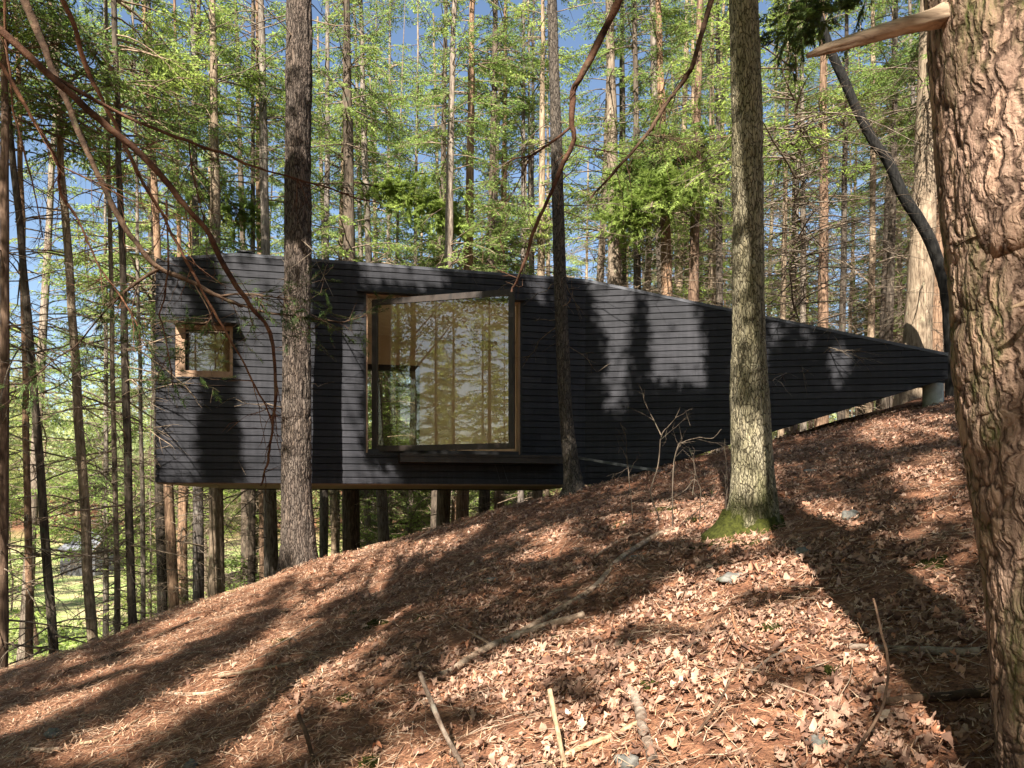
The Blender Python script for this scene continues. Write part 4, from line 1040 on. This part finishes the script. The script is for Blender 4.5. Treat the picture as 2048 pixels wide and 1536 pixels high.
limb("tree_limb", "thin limb along the picture's side hanging before the downhill trunks",
     [rw([(12, -40), (8, 60), (14, 140), (22, 230), (45, 310), (70, 400), (85, 470)], 8, 3, 5.4, 5.6)], 'limb_red', twigs=5, seed=18, group=GL)
limb("tree_limb", "orange-brown crooked limb hanging over the picture window's open sash",
     [rw([(1262, -60), (1238, 0), (1212, 58), (1162, 158), (1150, 185), (1148, 250), (1150, 286), (1130, 330), (1108, 385), (1072, 455), (1047, 530), (1040, 560), (1026, 585)], 23, 6, 5.6, 6.4),
      rw([(1148, 252), (1110, 280), (1062, 312), (1035, 316), (1010, 328)], 8, 3, 5.9, 6.0), rw([(1062, 312), (1045, 350), (1025, 395)], 4.5, 2, 6.0, 6.0), rw([(1152, 288), (1200, 300), (1260, 312)], 4, 2, 6, 6.2)],
     'limb_red', twigs=34, seed=9, group=GL)
limb("tree_limb", "dark crooked limb hanging between the slender ledge trunk and the pale oak",
     [rw([(1440, -60), (1420, 10), (1388, 125), (1375, 150), (1340, 190), (1300, 250), (1255, 305), (1215, 355), (1180, 390)], 19, 5, 6.0, 6.6), rw([(1290, 262), (1330, 275), (1375, 290)], 4, 2, 6.3, 6.4)], 'limb_dark', twigs=40, seed=10, group=GL)
# sprays of hemlock above: boughs reaching in from off-frame trees
def bough(lab, pxy, d, n, seed, L=1.1, dirx=-1.0, leafy=.95, mat='limb_dark', leafm='needles'):
    x, y = pxy
    return limb("hemlock_tree_bough", lab, [rw([(x, y), (x + dirx * 70, y + 12), (x + dirx * 150, y + 40), (x + dirx * 210, y + 75)], 6, 2.5, d, d)], mat, cat="bough", twigs=n, seed=seed, group="hemlock boughs hanging into the view", tw_len=(.25, .7) if d < 15 else (.4, 1.15), leafy=leafy, bigleaf=1.9 if d < 15 else 3.0, leafm=leafm)
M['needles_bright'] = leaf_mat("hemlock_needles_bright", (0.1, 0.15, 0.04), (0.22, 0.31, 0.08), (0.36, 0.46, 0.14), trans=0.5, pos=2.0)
bough("bright sunlit green bough above the tapering roof beside the pale oak", (1470, 345), 18.6, 110, 41, leafm='needles_bright')
bough("second bright green bough hanging a little higher beside the pale oak", (1480, 270), 19.4, 80, 44, leafm='needles_bright')
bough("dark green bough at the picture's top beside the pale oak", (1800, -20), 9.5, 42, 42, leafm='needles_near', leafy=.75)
bough("green bough drooping above the picture window", (690, 362), 21.0, 90, 43, dirx=1.0, leafm='needles_bright')
bough("light green bough drooping above the cabin's outer corner", (290, 355), 21.5, 90, 45, dirx=1.0, leafm='needles_bright')

# ------------------------------------------------------------------ litter on the slope
def oak_leaves(n, r, pts, size):
    prof = np.array([0.02, .10, .07, .22, .12, .30, .17, .34, .18, .22, .06, .01]); k = len(prof); s = np.linspace(0, 1, k)
    ell = .26 * np.sin(np.pi * np.linspace(.02, .99, k)) ** .8; mixk = r.uniform(0, 1, (n, 1)); pf = prof[None] * mixk + ell[None] * (1 - mixk); pf = pf * r.uniform(.7, 1.25, (n, 1))
    pr = pf * r.uniform(.6, 1.35, (n, k)); pr2 = pf * r.uniform(.6, 1.35, (n, k))
    curl = r.normal(0, 1.0, (n, 1)); cup = r.uniform(-.6, 1.8, (n, 1)); tw = r.normal(0, 1.0, (n, 1))
    sx = (s - .5)[None] + 0 * pr
    bz = curl * (s[None] - .5) ** 2 * 1.2
    left = np.stack([sx, pr, bz + cup * pr ** 2 * 2.2 + tw * (s[None] - .5) * pr + .05 * r.normal(0, 1, (n, k))], -1)
    right = np.stack([sx, -pr2, bz + cup * pr2 ** 2 * 2.2 - tw * (s[None] - .5) * pr2 + .06 * r.normal(0, 1, (n, k))], -1)
    mid = np.stack([sx, 0 * sx, bz], -1)
    V = np.stack([left, mid, right], 2) * size[:, None, None, None]
    a = r.uniform(0, 2 * np.pi, n); ti = r.normal(0, .3, n); tj = r.normal(0, .3, n)
    def rotm(v, c_, s_, i, j):
        o = v.copy(); o[..., i] = c_[:, None, None] * v[..., i] - s_[:, None, None] * v[..., j]; o[..., j] = s_[:, None, None] * v[..., i] + c_[:, None, None] * v[..., j]; return o
    V = rotm(V, np.cos(ti), np.sin(ti), 0, 2); V = rotm(V, np.cos(tj), np.sin(tj), 1, 2); V = rotm(V, np.cos(a), np.sin(a), 0, 1)
    V[..., 2] += .2377 * V[..., 0] + .1097 * V[..., 1]
    low = V[..., 2].reshape(n, -1).min(1)
    V += pts[:, None, None, :]; V[..., 2] -= (low * .55)[:, None, None]
    idx = np.arange(n * k * 3).reshape(n, k, 3)
    Q1 = np.stack([idx[:, :-1, 0], idx[:, :-1, 1], idx[:, 1:, 1], idx[:, 1:, 0]], -1).reshape(-1, 4)
    Q2 = np.stack([idx[:, :-1, 1], idx[:, :-1, 2], idx[:, 1:, 2], idx[:, 1:, 1]], -1).reshape(-1, 4)
    return V.reshape(-1, 3), np.vstack([Q1, Q2])
t = NT("dead_oak_leaves"); ge = t.n("NewGeometry"); ri = ge.outputs["Random Per Island"]
c = t.ramp(ri, [(0, (0.1, 0.055, 0.04)), (0.3, (0.21, 0.12, 0.085)), (0.55, (0.33, 0.2, 0.14)), (0.8, (0.43, 0.285, 0.21)), (0.93, (0.4, 0.17, 0.09)), (1, (0.5, 0.38, 0.29))])
c = t.mix(1.0, c, t.ramp(t.noise(ge.outputs["Position"], 40, 3), [(0.3, (0.75, 0.75, 0.75)), (0.7, (1.2, 1.2, 1.2))]), 'MULTIPLY')
t.base(c, 0.95, 0.06); tr = t.n("BsdfTranslucent"); t.l(c, tr.inputs[0]); ms = t.n("MixShader"); ms.inputs[0].default_value = .18
t.l(t.b.outputs[0], ms.inputs[1]); t.l(tr.outputs[0], ms.inputs[2]); t.l(ms.outputs[0], t.out.inputs[0]); M['leaf_dead'] = t.m
rl = np.random.default_rng(101)
n = 150000
x = rl.uniform(-7, 9, n); y = 2.3 + 12.6 * rl.random(n) ** 1.25
ppx, ppy = CX + F * x / y, HY - F * gz0(x, y) / y
dens = np.clip((ppx - 480) / 520 + .25 * vnoise(x / .9, y / .9, 0, 44), .05, 1) * np.clip(1.25 - y / 16, .25, 1) * np.clip(.75 + .9 * vnoise(x / .5, y / .5, 2, 45), .15, 1)
kp = (rl.random(n) < dens) & (ppx > -80) & (ppx < 2150) & (ppy < 1640)
x, y = x[kp], y[kp]; pts = np.stack([x, y, gz(x, y) + rl.uniform(.0, .03, len(x))], 1)
V, Qd = oak_leaves(len(x), rl, pts, rl.uniform(.022, .048, len(x)) + .052 * rl.random(len(x)) ** 2.6)
tag(mesh_obj("leaf_litter", V, [Qd], M['leaf_dead'], smooth=True), "dry curled oak leaves lying over the slope", "leaves", kind="stuff")
t = NT("pine_needles"); ge = t.n("NewGeometry")
c = t.ramp(ge.outputs["Random Per Island"], [(0, (0.10, 0.045, 0.026)), (0.4, (0.28, 0.135, 0.075)), (0.75, (0.43, 0.25, 0.15)), (1, (0.55, 0.41, 0.29))]); M['pine'] = t.base(c, .7, .2)
n = 330000
x = rl.uniform(-7.5, 9, n); y = 2.3 + 11.9 * rl.random(n) ** 1.35; ppx = CX + F * x / y
kp = (ppx > -60) & (ppx < 2110) & (rl.random(n) < np.interp(ppx, [500, 1000], [1, .42])); x, y = x[kp], y[kp]; n = len(x)
th = rl.uniform(0, 2 * np.pi, n); L_ = rl.uniform(.03, .1, n); W_ = rl.uniform(.0012, .0026, n) * (1 + y / 9)
dv = np.stack([np.cos(th), np.sin(th), rl.normal(0, .25, n)], 1); dv[:, 2] += .2377 * dv[:, 0] + .1097 * dv[:, 1]
sv = np.stack([-np.sin(th), np.cos(th), 0 * th], 1); sv[:, 2] += .2377 * sv[:, 0] + .1097 * sv[:, 1]
b = np.stack([x, y, gz(x, y) + rl.uniform(.004, .05, n)], 1)
V = np.stack([b - dv * L_[:, None] / 2 - sv * W_[:, None], b - dv * L_[:, None] / 2 + sv * W_[:, None], b + dv * L_[:, None] / 2], 1)
tag(mesh_obj("pine_needles", V, [np.arange(n * 3).reshape(n, 3)], M['pine'], smooth=False), "rusty fallen conifer needles covering the slope", "needles", kind="stuff")
# thin fallen twigs, too many to count
n = 3200
x = rl.uniform(-7, 8.5, n); y = 2.5 + 11.5 * rl.random(n) ** 1.3; th = rl.uniform(0, 2 * np.pi, n); L_ = rl.uniform(.08, .5, n)
q = np.linspace(-.5, .5, 5)
P = np.stack([x[:, None] + np.cos(th)[:, None] * L_[:, None] * q, y[:, None] + np.sin(th)[:, None] * L_[:, None] * q, 0 * q[None] + 0 * x[:, None]], -1) + np.cumsum(rl.normal(0, .012, (n, 5, 3)), 1) * [1, 1, .3]
P[..., 2] += gz(P[..., 0], P[..., 1]) + .018 + rl.uniform(0, .02, (n, 1))
V, Qd = tubes(P, (rl.uniform(.0015, .0045, n))[:, None] * np.linspace(1.1, .5, 5)[None], 4)
tag(mesh_obj("twig_litter", V, [Qd], M['stick'], smooth=True), "small broken twigs strewn over the slope", "twigs", kind="stuff")

def stick(lab, pix, w0, w1, lift=0.01, mat='stick', name="fallen_stick", seed=0, forks=0, cat="stick", group="fallen sticks on the slope", raise_=None):
    P = []
    for i, (a, b) in enumerate(pix):
        g_ = ground_hit(a, b); P.append(g_ if raise_ is None else g_)
    P = np.array(P); D_ = P[:, 1]
    W = np.linspace(w0, w1, len(P)) / 2 / F * D_
    if raise_ is not None:          # a stick standing clear of the ground: ends given by pixel at the base's distance
        d0 = P[0][1]; P = np.array([P[0]] + [at(a, b, d0 + .05 * i) for i, (a, b) in enumerate(pix[1:])])
    else: P[:, 2] += W * .8 + lift
    n = max(14, int(np.linalg.norm(np.diff(P, axis=0), axis=1).sum() / .03)); S = spline(np.c_[P, W], n); g = np.random.default_rng(seed + 500)
    S[:, :3] += np.cumsum(g.normal(0, .0012, (n, 3)), 0); S[:, 3] *= 1 + .12 * vnoise(np.arange(n) / 3.0, seed, 0, 3)
    mb = MB(); mb.tube(S[:, :3], np.maximum(S[:, 3], .0012), 9)
    for _ in range(forks):
        j = g.integers(n // 4, n - 2); dv = unit(unit(S[j + 1, :3] - S[j, :3]) + g.normal(0, .6, 3) + [0, 0, .25]); l2 = g.uniform(.1, .35)
        p = S[j, :3] + dv * l2 * np.linspace(0, 1, 5)[:, None] + np.cumsum(g.normal(0, .008, (5, 3)), 0); mb.tube(p, np.linspace(S[j, 3] * .5, .001, 5), 5)
    o = mb.build(name, M[mat], smooth=True); return tag(o, lab, cat, group)
stick("long grey fallen branch running down the slope from below the pale oak", [(1345, 1065), (1300, 1085), (1240, 1125), (1180, 1185), (1110, 1225), (1030, 1272), (960, 1305), (905, 1340), (872, 1358)], 9, 17, .02, seed=1, forks=3, name="fallen_branch", cat="branch")
stick("short thick pinkish log lying beside the long grey branch", [(1168, 1240), (1130, 1250), (1080, 1265), (1040, 1278), (1005, 1292)], 15, 15, .015, mat='stick', seed=2, name="fallen_branch", cat="branch")
stick("dead branch stub with a fork lying at the slope's bottom edge", [(1262, 1392), (1280, 1430), (1288, 1470), (1310, 1536)], 20, 24, .0, seed=3, name="fallen_branch", cat="branch")
stick("straight pale stick meeting the forked stub from the downhill side", [(1285, 1452), (1230, 1480), (1160, 1510), (1090, 1545)], 9, 12, .015, mat='stick_pale', seed=4)
stick("dark log half buried in the shade beside the huge red trunk, upper one", [(1700, 1300), (1780, 1305), (1860, 1310), (1960, 1316)], 14, 18, .0, seed=5, name="fallen_branch", cat="branch")
stick("mossy log half buried in the shade beside the huge red trunk, lower one", [(1770, 1412), (1850, 1405), (1920, 1400), (1985, 1395)], 16, 20, .0, mat='limb_dark', seed=6, name="fallen_branch", cat="branch")
stick("thin pinkish stick standing slanted from the bottom edge of the litter", [(925, 1536), (895, 1480), (860, 1400), (838, 1345)], 10, 7, raise_=1, mat='stick', seed=7)
stick("pale bent stick standing slanted in the middle of the bottom edge", [(1130, 1536), (1118, 1480), (1105, 1420), (1096, 1380)], 11, 8, raise_=1, mat='stick_pale', seed=8)
stick("greenish slanted stick in the shaded strip of needles", [(628, 1525), (615, 1480), (605, 1450), (598, 1430)], 9, 7, raise_=1, mat='limb_dark', seed=9)
stick("dark thin stem arching up from the litter near the bottom edge", [(1390, 1470), (1420, 1430), (1455, 1370), (1485, 1315)], 6, 4, raise_=1, mat='limb_dark', seed=10)
stick("tall thin stem rising from the bottom edge toward the huge red trunk", [(1690, 1536), (1740, 1460), (1770, 1400), (1778, 1330), (1765, 1270), (1750, 1200)], 7, 3, raise_=1, mat='limb_dark', seed=11)
stick("curved thin twig hooking out of the litter below the pale oak", [(1570, 1310), (1530, 1300), (1490, 1280), (1470, 1250), (1465, 1215)], 6, 3, raise_=1, mat='limb_red', seed=12)
stick("long pale stick along the needle bank below the stump", [(640, 1320), (560, 1338), (500, 1350), (440, 1362)], 5, 7, .015, mat='stick_pale', seed=13)
stick("short pale stick in the lower corner of the needle bank", [(470, 1375), (400, 1395), (300, 1395)], 5, 6, .02, mat='stick', seed=14, forks=2)
stick("yellowish stick lying in the sun strip near the corner", [(280, 1445), (220, 1480), (160, 1498)], 5, 6, .02, mat='stick_pale', seed=15)
stick("grey stick lying in the sun strip below the yellowish one", [(120, 1508), (90, 1510), (50, 1508)], 7, 8, .02, mat='stick', seed=16)
stick("thin stick across the shade below the front furrowed trunk", [(640, 1245), (590, 1275), (540, 1300)], 3.5, 3.5, .015, mat='stick', seed=17)
stick("thin pale stick sloping above the long grey branch", [(980, 1140), (920, 1165), (880, 1185)], 3, 4, .02, mat='stick_pale', seed=18)
stick("slim stick lying uphill of the long grey branch", [(1300, 1065), (1240, 1085), (1190, 1120)], 4, 5, .015, seed=19)
stick("pale stick near the ridge below the ledge", [(880, 1058), (855, 1070), (825, 1085)], 4, 4, .02, mat='stick_pale', seed=20)
stick("dark stick at the slope's edge below the dark straight trunk", [(400, 1240), (330, 1270), (240, 1310), (120, 1350)], 5, 7, .02, mat='limb_dark', seed=21)
stick("thin sunlit stick in the leaf litter at the bottom edge", [(1240, 1365), (1340, 1330), (1400, 1290), (1450, 1262)], 4, 4, .03, mat='stick', seed=22)
stick("short sunlit stick near the curved twig", [(1500, 1360), (1545, 1325), (1580, 1305)], 7, 6, .02, mat='stick', seed=23)
stick("broken dead stub leaning beside the thin brown trunk", [(78, 1308), (70, 1270), (62, 1225)], 9, 7, raise_=1, mat='limb_dark', seed=24)

t = NT("stone"); n = t.noise(t.coords((1, 1, 1)), 12.0, 6, 0.7); n2_ = t.noise(t.coords((1, 1, 1)), 5, 4)
t.bump(n, .6, .02); M['stone'] = t.base(t.mix(t.ramp(n2_, [(.5, (0, 0, 0)), (.65, (.8, .8, .8))]), t.ramp(n, [(0.3, (0.06, 0.057, 0.05)), (0.7, (0.18, 0.172, 0.155))]), (.08, .088, .045)), .9, .15)
def rock(lab, a, b, wpx, hpx, seed, mat='stone', cat="stone", name="stone", group="stones lying on the slope"):
    g_ = ground_hit(a, b); d = g_[1]; rx = wpx / 2 / F * d; rz = hpx / F * d
    u_ = np.linspace(0, np.pi, 22); v_ = np.linspace(0, 2 * np.pi, 34, endpoint=False)
    S = np.stack([np.sin(u_)[:, None] * np.cos(v_)[None], np.sin(u_)[:, None] * np.sin(v_)[None], np.cos(u_)[:, None] + 0 * v_[None]], -1)
    k_ = 1 + .3 * vnoise(S[..., 0] * 1.6 + seed, S[..., 1] * 1.6, S[..., 2] * 1.6, seed) + .07 * vnoise(S[..., 0] * 6, S[..., 1] * 6, S[..., 2] * 6, seed + 3)
    f_, _ = worley(S[..., 0] * 1.3 + seed, S[..., 1] * 1.3, S[..., 2] * 1.3, seed); k_ *= .9 + .16 * np.clip(f_ * 2, 0, 1)
    S = S * k_[..., None] * [rx, rx * .8, rz * .8]
    idx = np.arange(22 * 34).reshape(22, 34); a_, b_ = idx[:-1], idx[1:]
    o = mesh_obj(name, S.reshape(-1, 3), [np.stack([a_, b_, np.roll(b_, -1, 1), np.roll(a_, -1, 1)], -1).reshape(-1, 4)], M[mat], loc=(g_[0], g_[1], g_[2] + rz * .1))
    o.rotation_euler = (0, 0, seed); return tag(o, lab, cat, group)
rock("grey rounded stone uphill of the pale oak's foot", 1702, 1038, 46, 20, 1)
rock("pale flat stone uphill between the pale oak and the wall", 1625, 945, 34, 8, 2)
rock("greenish stone just below the pale oak", 1605, 1110, 34, 16, 3)
rock("wide dark stone downhill of the pale oak, half covered by leaves", 1465, 1160, 72, 18, 4)
rock("grey-green stone above the long grey branch", 982, 1162, 34, 8, 5)
rock("green stone beside the upper end of the long grey branch", 1270, 1120, 28, 12, 6)
rock("pale lichened flat stone at the bottom edge", 1632, 1492, 56, 22, 7)
rock("rounded grey stone at the bottom edge of the needle bank", 383, 1534, 34, 16, 8)
rock("mossy grey stone in the shaded corner of the needle bank", 105, 1470, 36, 16, 9)
rock("greenish grey stone beside the forked dead stub", 1255, 1530, 60, 22, 10)
rock("small stone at the ridge near the stout tan trunk", 610, 1060, 14, 6, 11)
# stump and mossy hump by the ridge
sg = ground_hit(480, 1180)
e = tag(rock("dark rotting stump on the ridge under the cabin", 478, 1178, 72, 40, 12, mat='bark_dark' if False else 'moss', name="stump", cat="stump", group=None), None)
M_st = M['bark_dark']; e.data.materials[0] = M_st

# moss cushions on the litter: flat tufts of tiny blades, one stuff object
mp = [(1410, 1095, 60), (1490, 1090, 60), (720, 1225, 22), (750, 1250, 26), (845, 1240, 18), (1330, 1020, 30), (1230, 1055, 30), (1420, 990, 20), (1860, 1130, 40), (1295, 1375, 16), (1540, 1260, 20), (560, 1285, 20), (1660, 1350, 14), (690, 1400, 14), (1390, 1040, 26), (1105, 1285, 12), (740, 1530, 20)]
VV, QQ = [], []; cnt = 0
for a, b, wp in mp:
    g_ = ground_hit(a, b); r_ = wp / 2 / F * g_[1] * 1.6; m = int(700 * min(1, wp / 30))
    an = rl.uniform(0, 2 * np.pi, m); rr_ = r_ * np.sqrt(rl.random(m)) * (1 + .3 * np.sin(3 * an + a)); x, y = g_[0] + rr_ * np.cos(an), g_[1] + rr_ * np.sin(an) * .9
    bb = np.stack([x, y, gz(x, y) + .002], 1); dv = unit(rl.normal(0, .5, (m, 3)) + [0, 0, .8]); sd = unit(np.cross(dv, rl.normal(0, 1, (m, 3))))
    L_ = rl.uniform(.015, .04, m)[:, None]; w_ = L_ * .22
    VV.append(np.stack([bb - sd * w_, bb + sd * w_, bb + dv * L_], 1).reshape(-1, 3)); cnt += m
tag(mesh_obj("moss_patches", np.vstack(VV), [np.arange(cnt * 3).reshape(-1, 3)], M['leaves_spring'] if False else M['moss'], smooth=False), "green moss tufts scattered in the litter", "moss", kind="stuff")

# ------------------------------------------------------------------ bare shrub, plank, distant shed, undergrowth
limb("bare_shrub", "leafless grey sapling shrub growing in front of the tapering wall",
     [rw([(1312, 1100), (1318, 1040), (1302, 985), (1315, 925), (1320, 870), (1345, 840), (1357, 808)], 4.5, 2, 8.6, 8.8), rw([(1322, 870), (1308, 842), (1290, 808), (1284, 785)], 3, 1.6, 8.7, 8.8),
      rw([(1345, 1085), (1345, 1000), (1346, 940), (1354, 895), (1368, 885), (1400, 878), (1425, 878), (1442, 862)], 4, 1.8, 8.4, 8.6), rw([(1348, 935), (1352, 905), (1366, 886)], 3, 2, 8.5, 8.5),
      rw([(1270, 1090), (1262, 1000), (1255, 930), (1250, 880), (1238, 850)], 3.2, 1.6, 9, 9), rw([(1390, 1100), (1400, 1010), (1392, 960), (1365, 985), (1310, 1010)], 3, 1.5, 8.2, 8.3),
      rw([(1440, 1090), (1452, 1010), (1455, 940), (1450, 870)], 3, 1.5, 8.0, 8.1), rw([(1385, 990), (1390, 945), (1385, 915)], 3, 2, 8.3, 8.3), rw([(1330, 1080), (1385, 1030), (1440, 985)], 3, 1.5, 8.3, 8.4)],
     'bark_dark', cat="shrub", twigs=34, seed=12, tw_len=(.12, .4))  # dark bark colour stands in for shade on the shrub
mb = MB(); a = at(1150, 912, 14.25); b = at(1372, 948, 13.2)
dv = unit(b - a); sd = unit(np.cross(dv, [0, 0, 1.0]))
mb.prism([a - sd * .07, a + sd * .07, b + sd * .07, b - sd * .07], (0, 0, -.045)); M['plank'] = wood_mat("plank_wood", (.035, .036, .038), (.075, .08, .08), (3, 3, 3), 5)
tag(mb.build("plank", M['plank']), "dark weathered plank leaning from the slender trunk to the slope below the wall", "plank")
# distant shed in the valley
ds = 66.0; zf = float(gz((170 - CX) / F * ds, ds))
shed = thing("distant_shed", "small dark shed with a pale roof far down in the valley between the trunks", "shed", ((170 - CX) / F * ds, ds, zf))
fx = lambda px: (px - 170) / F * ds
hz = lambda py: (HY - py) / F * ds - zf
M['shed_roof'] = NT("shed_roof").base((.12, .125, .14), .7, .15); M['shed_wall'] = wood_mat("shed_wall", (.04, .04, .042), (.08, .08, .085), (1, 1, 4), 4)
x0, x1, xr = fx(120), fx(190), fx(220); zt, ze, zb_ = hz(1068), hz(1098), hz(1145)
mb = MB(); mb.prism([(x0, 0, -.6), (x1, 0, -.6), (x1, 0, ze), (x0, 0, ze)], (0, .08, 0)); mb.prism([(x1, .0, -.6), (xr, 2.4, -.6), (xr, 2.4, ze), ((x1 + xr) / 2, 1.2, zt), (x1, .0, ze)], (-.06, .06, 0)); mb.prism([(x0, 2.4, -.6), (x0 + .05, 2.4, -.6), (x0 + .05, 0.09, -.6), (x0, .09, -.6)], (0, 0, ze + .6)); mb.build("wall", M['shed_wall'], shed)
mb = MB(); xm = (x1 + xr) / 2
mb.prism([(x0 - .1, -.25, ze - .1), (x1 + .05, -.25, ze - .1), (xm + .05, 1.2, zt + .05), (x0 + .9, 1.2, zt + .05)], (0, 0, .07)); mb.prism([(x0 + .9, 1.2, zt + .05), (xm + .05, 1.2, zt + .05), (xr + .05, 2.6, ze - .1), (x0 + 1.6, 2.6, ze - .1)], (0, 0, .07)); mb.build("roof", M['shed_roof'], shed)
mb = MB(); mb.prism([(x1 + .06, -.27, ze - .1), (xm + .06, 1.19, zt + .05), (xm + .06, 1.19, zt + .16), (x1 + .06, -.27, ze + .01)], (.05, 0, 0)); mb.build("barge_board", M['cedar'], shed)
# valley undergrowth and spring saplings
ru = np.random.default_rng(55); n = 60000
y = ru.uniform(22, 100, n); x = (ru.uniform(-150, 1150, n) - CX) / F * y
dn = vnoise(x / 6, y / 6, 0, 61) + .5 * vnoise(x / 2, y / 2, 0, 62); pq = CX + F * x / y; kp = (dn > .05) & (gz0(x, y) < -3.2) & ~((pq > 95) & (pq < 245) & (y > 38) & (y < 72)); x, y, dn = x[kp], y[kp], dn[kp]; n = len(x)
b = np.stack([x, y, gz(x, y) + ru.random(n) * (.25 + .7 * np.clip(dn, 0, 1))], 1); nr = unit(ru.normal(0, .6, (n, 3)) + [0, -.2, 1]); dv = unit(np.cross(nr, ru.normal(0, 1, (n, 3))))
V, Qd = leaves_geom(b, dv, nr, ru.uniform(.12, .3, n), ru.uniform(.07, .16, n))
tag(mesh_obj("undergrowth", V, [Qd], M['leaves_spring'], smooth=False), "bright green low undergrowth on the valley floor", "undergrowth", kind="stuff")
def sapling(px, d, H, lab, seed):
    x, y = (px - CX) / F * d, d; zb = float(gz(x, y)); g = np.random.default_rng(seed)
    e = thing("spring_tree_sapling", lab, "sapling", (x, y, zb), "spring green saplings")
    S = np.stack([np.cumsum(g.normal(0, .05, 12)), np.cumsum(g.normal(0, .05, 12)), np.linspace(-.2, H, 12)], 1); mb = MB(); mb.add(*tubes(S[None], np.linspace(.05, .01, 12)[None] * H / 6, 8))
    m = 26; z = g.uniform(H * .2, H, m); L = g.uniform(.5, 1.6, m) * H / 6; P = branch_set(g, z, L, g.uniform(0, 6.28, m), R(1) * g.uniform(0, 50, m), g.uniform(0, .3, m)); P[:, :, 0] += np.interp(z, S[:, 2], S[:, 0])[:, None]; P[:, :, 1] += np.interp(z, S[:, 2], S[:, 1])[:, None]; mb.add(*tubes(P, np.linspace(.014, .004, 7)[None] * np.ones((m, 1)), 4)); mb.build("trunk", M['bark_tan'], e, smooth=True)
    c_ = P[:, 2:].reshape(-1, 3); c_ = np.repeat(c_, 14, 0) + g.normal(0, .2, (len(c_) * 14, 3)) * [1, 1, .5]; nr = unit(g.normal(0, .5, c_.shape) + [0, 0, 1]); dv = unit(np.cross(nr, g.normal(0, 1, c_.shape)))
    V, Qd = leaves_geom(c_, dv, nr, g.uniform(.08, .18, len(c_)), g.uniform(.05, .11, len(c_))); mesh_obj("crown", V, [Qd], M['leaves_spring'], e, smooth=False)
for i, (px, d, H, lab) in enumerate([(480, 27, 4.5, "spring green sapling under the cabin behind the stump"), (300, 40, 6, "spring green sapling in the valley beside the cabin corner"),
        (575, 28, 4.5, "spring green sapling seen under the cabin beside the front furrowed trunk"), (20, 44, 7, "spring green sapling behind the outermost downhill trunk"), (722, 27.5, 4.5, "spring green sapling under the picture window"), (260, 58, 7, "tall spring green sapling beyond the shed"), (400, 52, 7, "tall spring green sapling far under the small window"), (835, 29, 4.5, "spring green sapling far under the back window")]):
    sapling(px, d, H, lab, 900 + i)
# far woods, one mass
n = 120000; ru = np.random.default_rng(56)
y = ru.uniform(105, 190, n); x = (ru.uniform(-300, 2350, n) - CX) / F * y
top = 17 + 6 * vnoise(x / 5, y / 8, 0, 71) + 4 * vnoise(x / 2, y / 2, 0, 72)
h = ru.random(n) ** .8 * top; b = np.stack([x, y, gz0(x, y) + h], 1); nr = unit(ru.normal(0, .6, (n, 3)) + [0, -.4, .8]); dv = unit(np.cross(nr, ru.normal(0, 1, (n, 3))))
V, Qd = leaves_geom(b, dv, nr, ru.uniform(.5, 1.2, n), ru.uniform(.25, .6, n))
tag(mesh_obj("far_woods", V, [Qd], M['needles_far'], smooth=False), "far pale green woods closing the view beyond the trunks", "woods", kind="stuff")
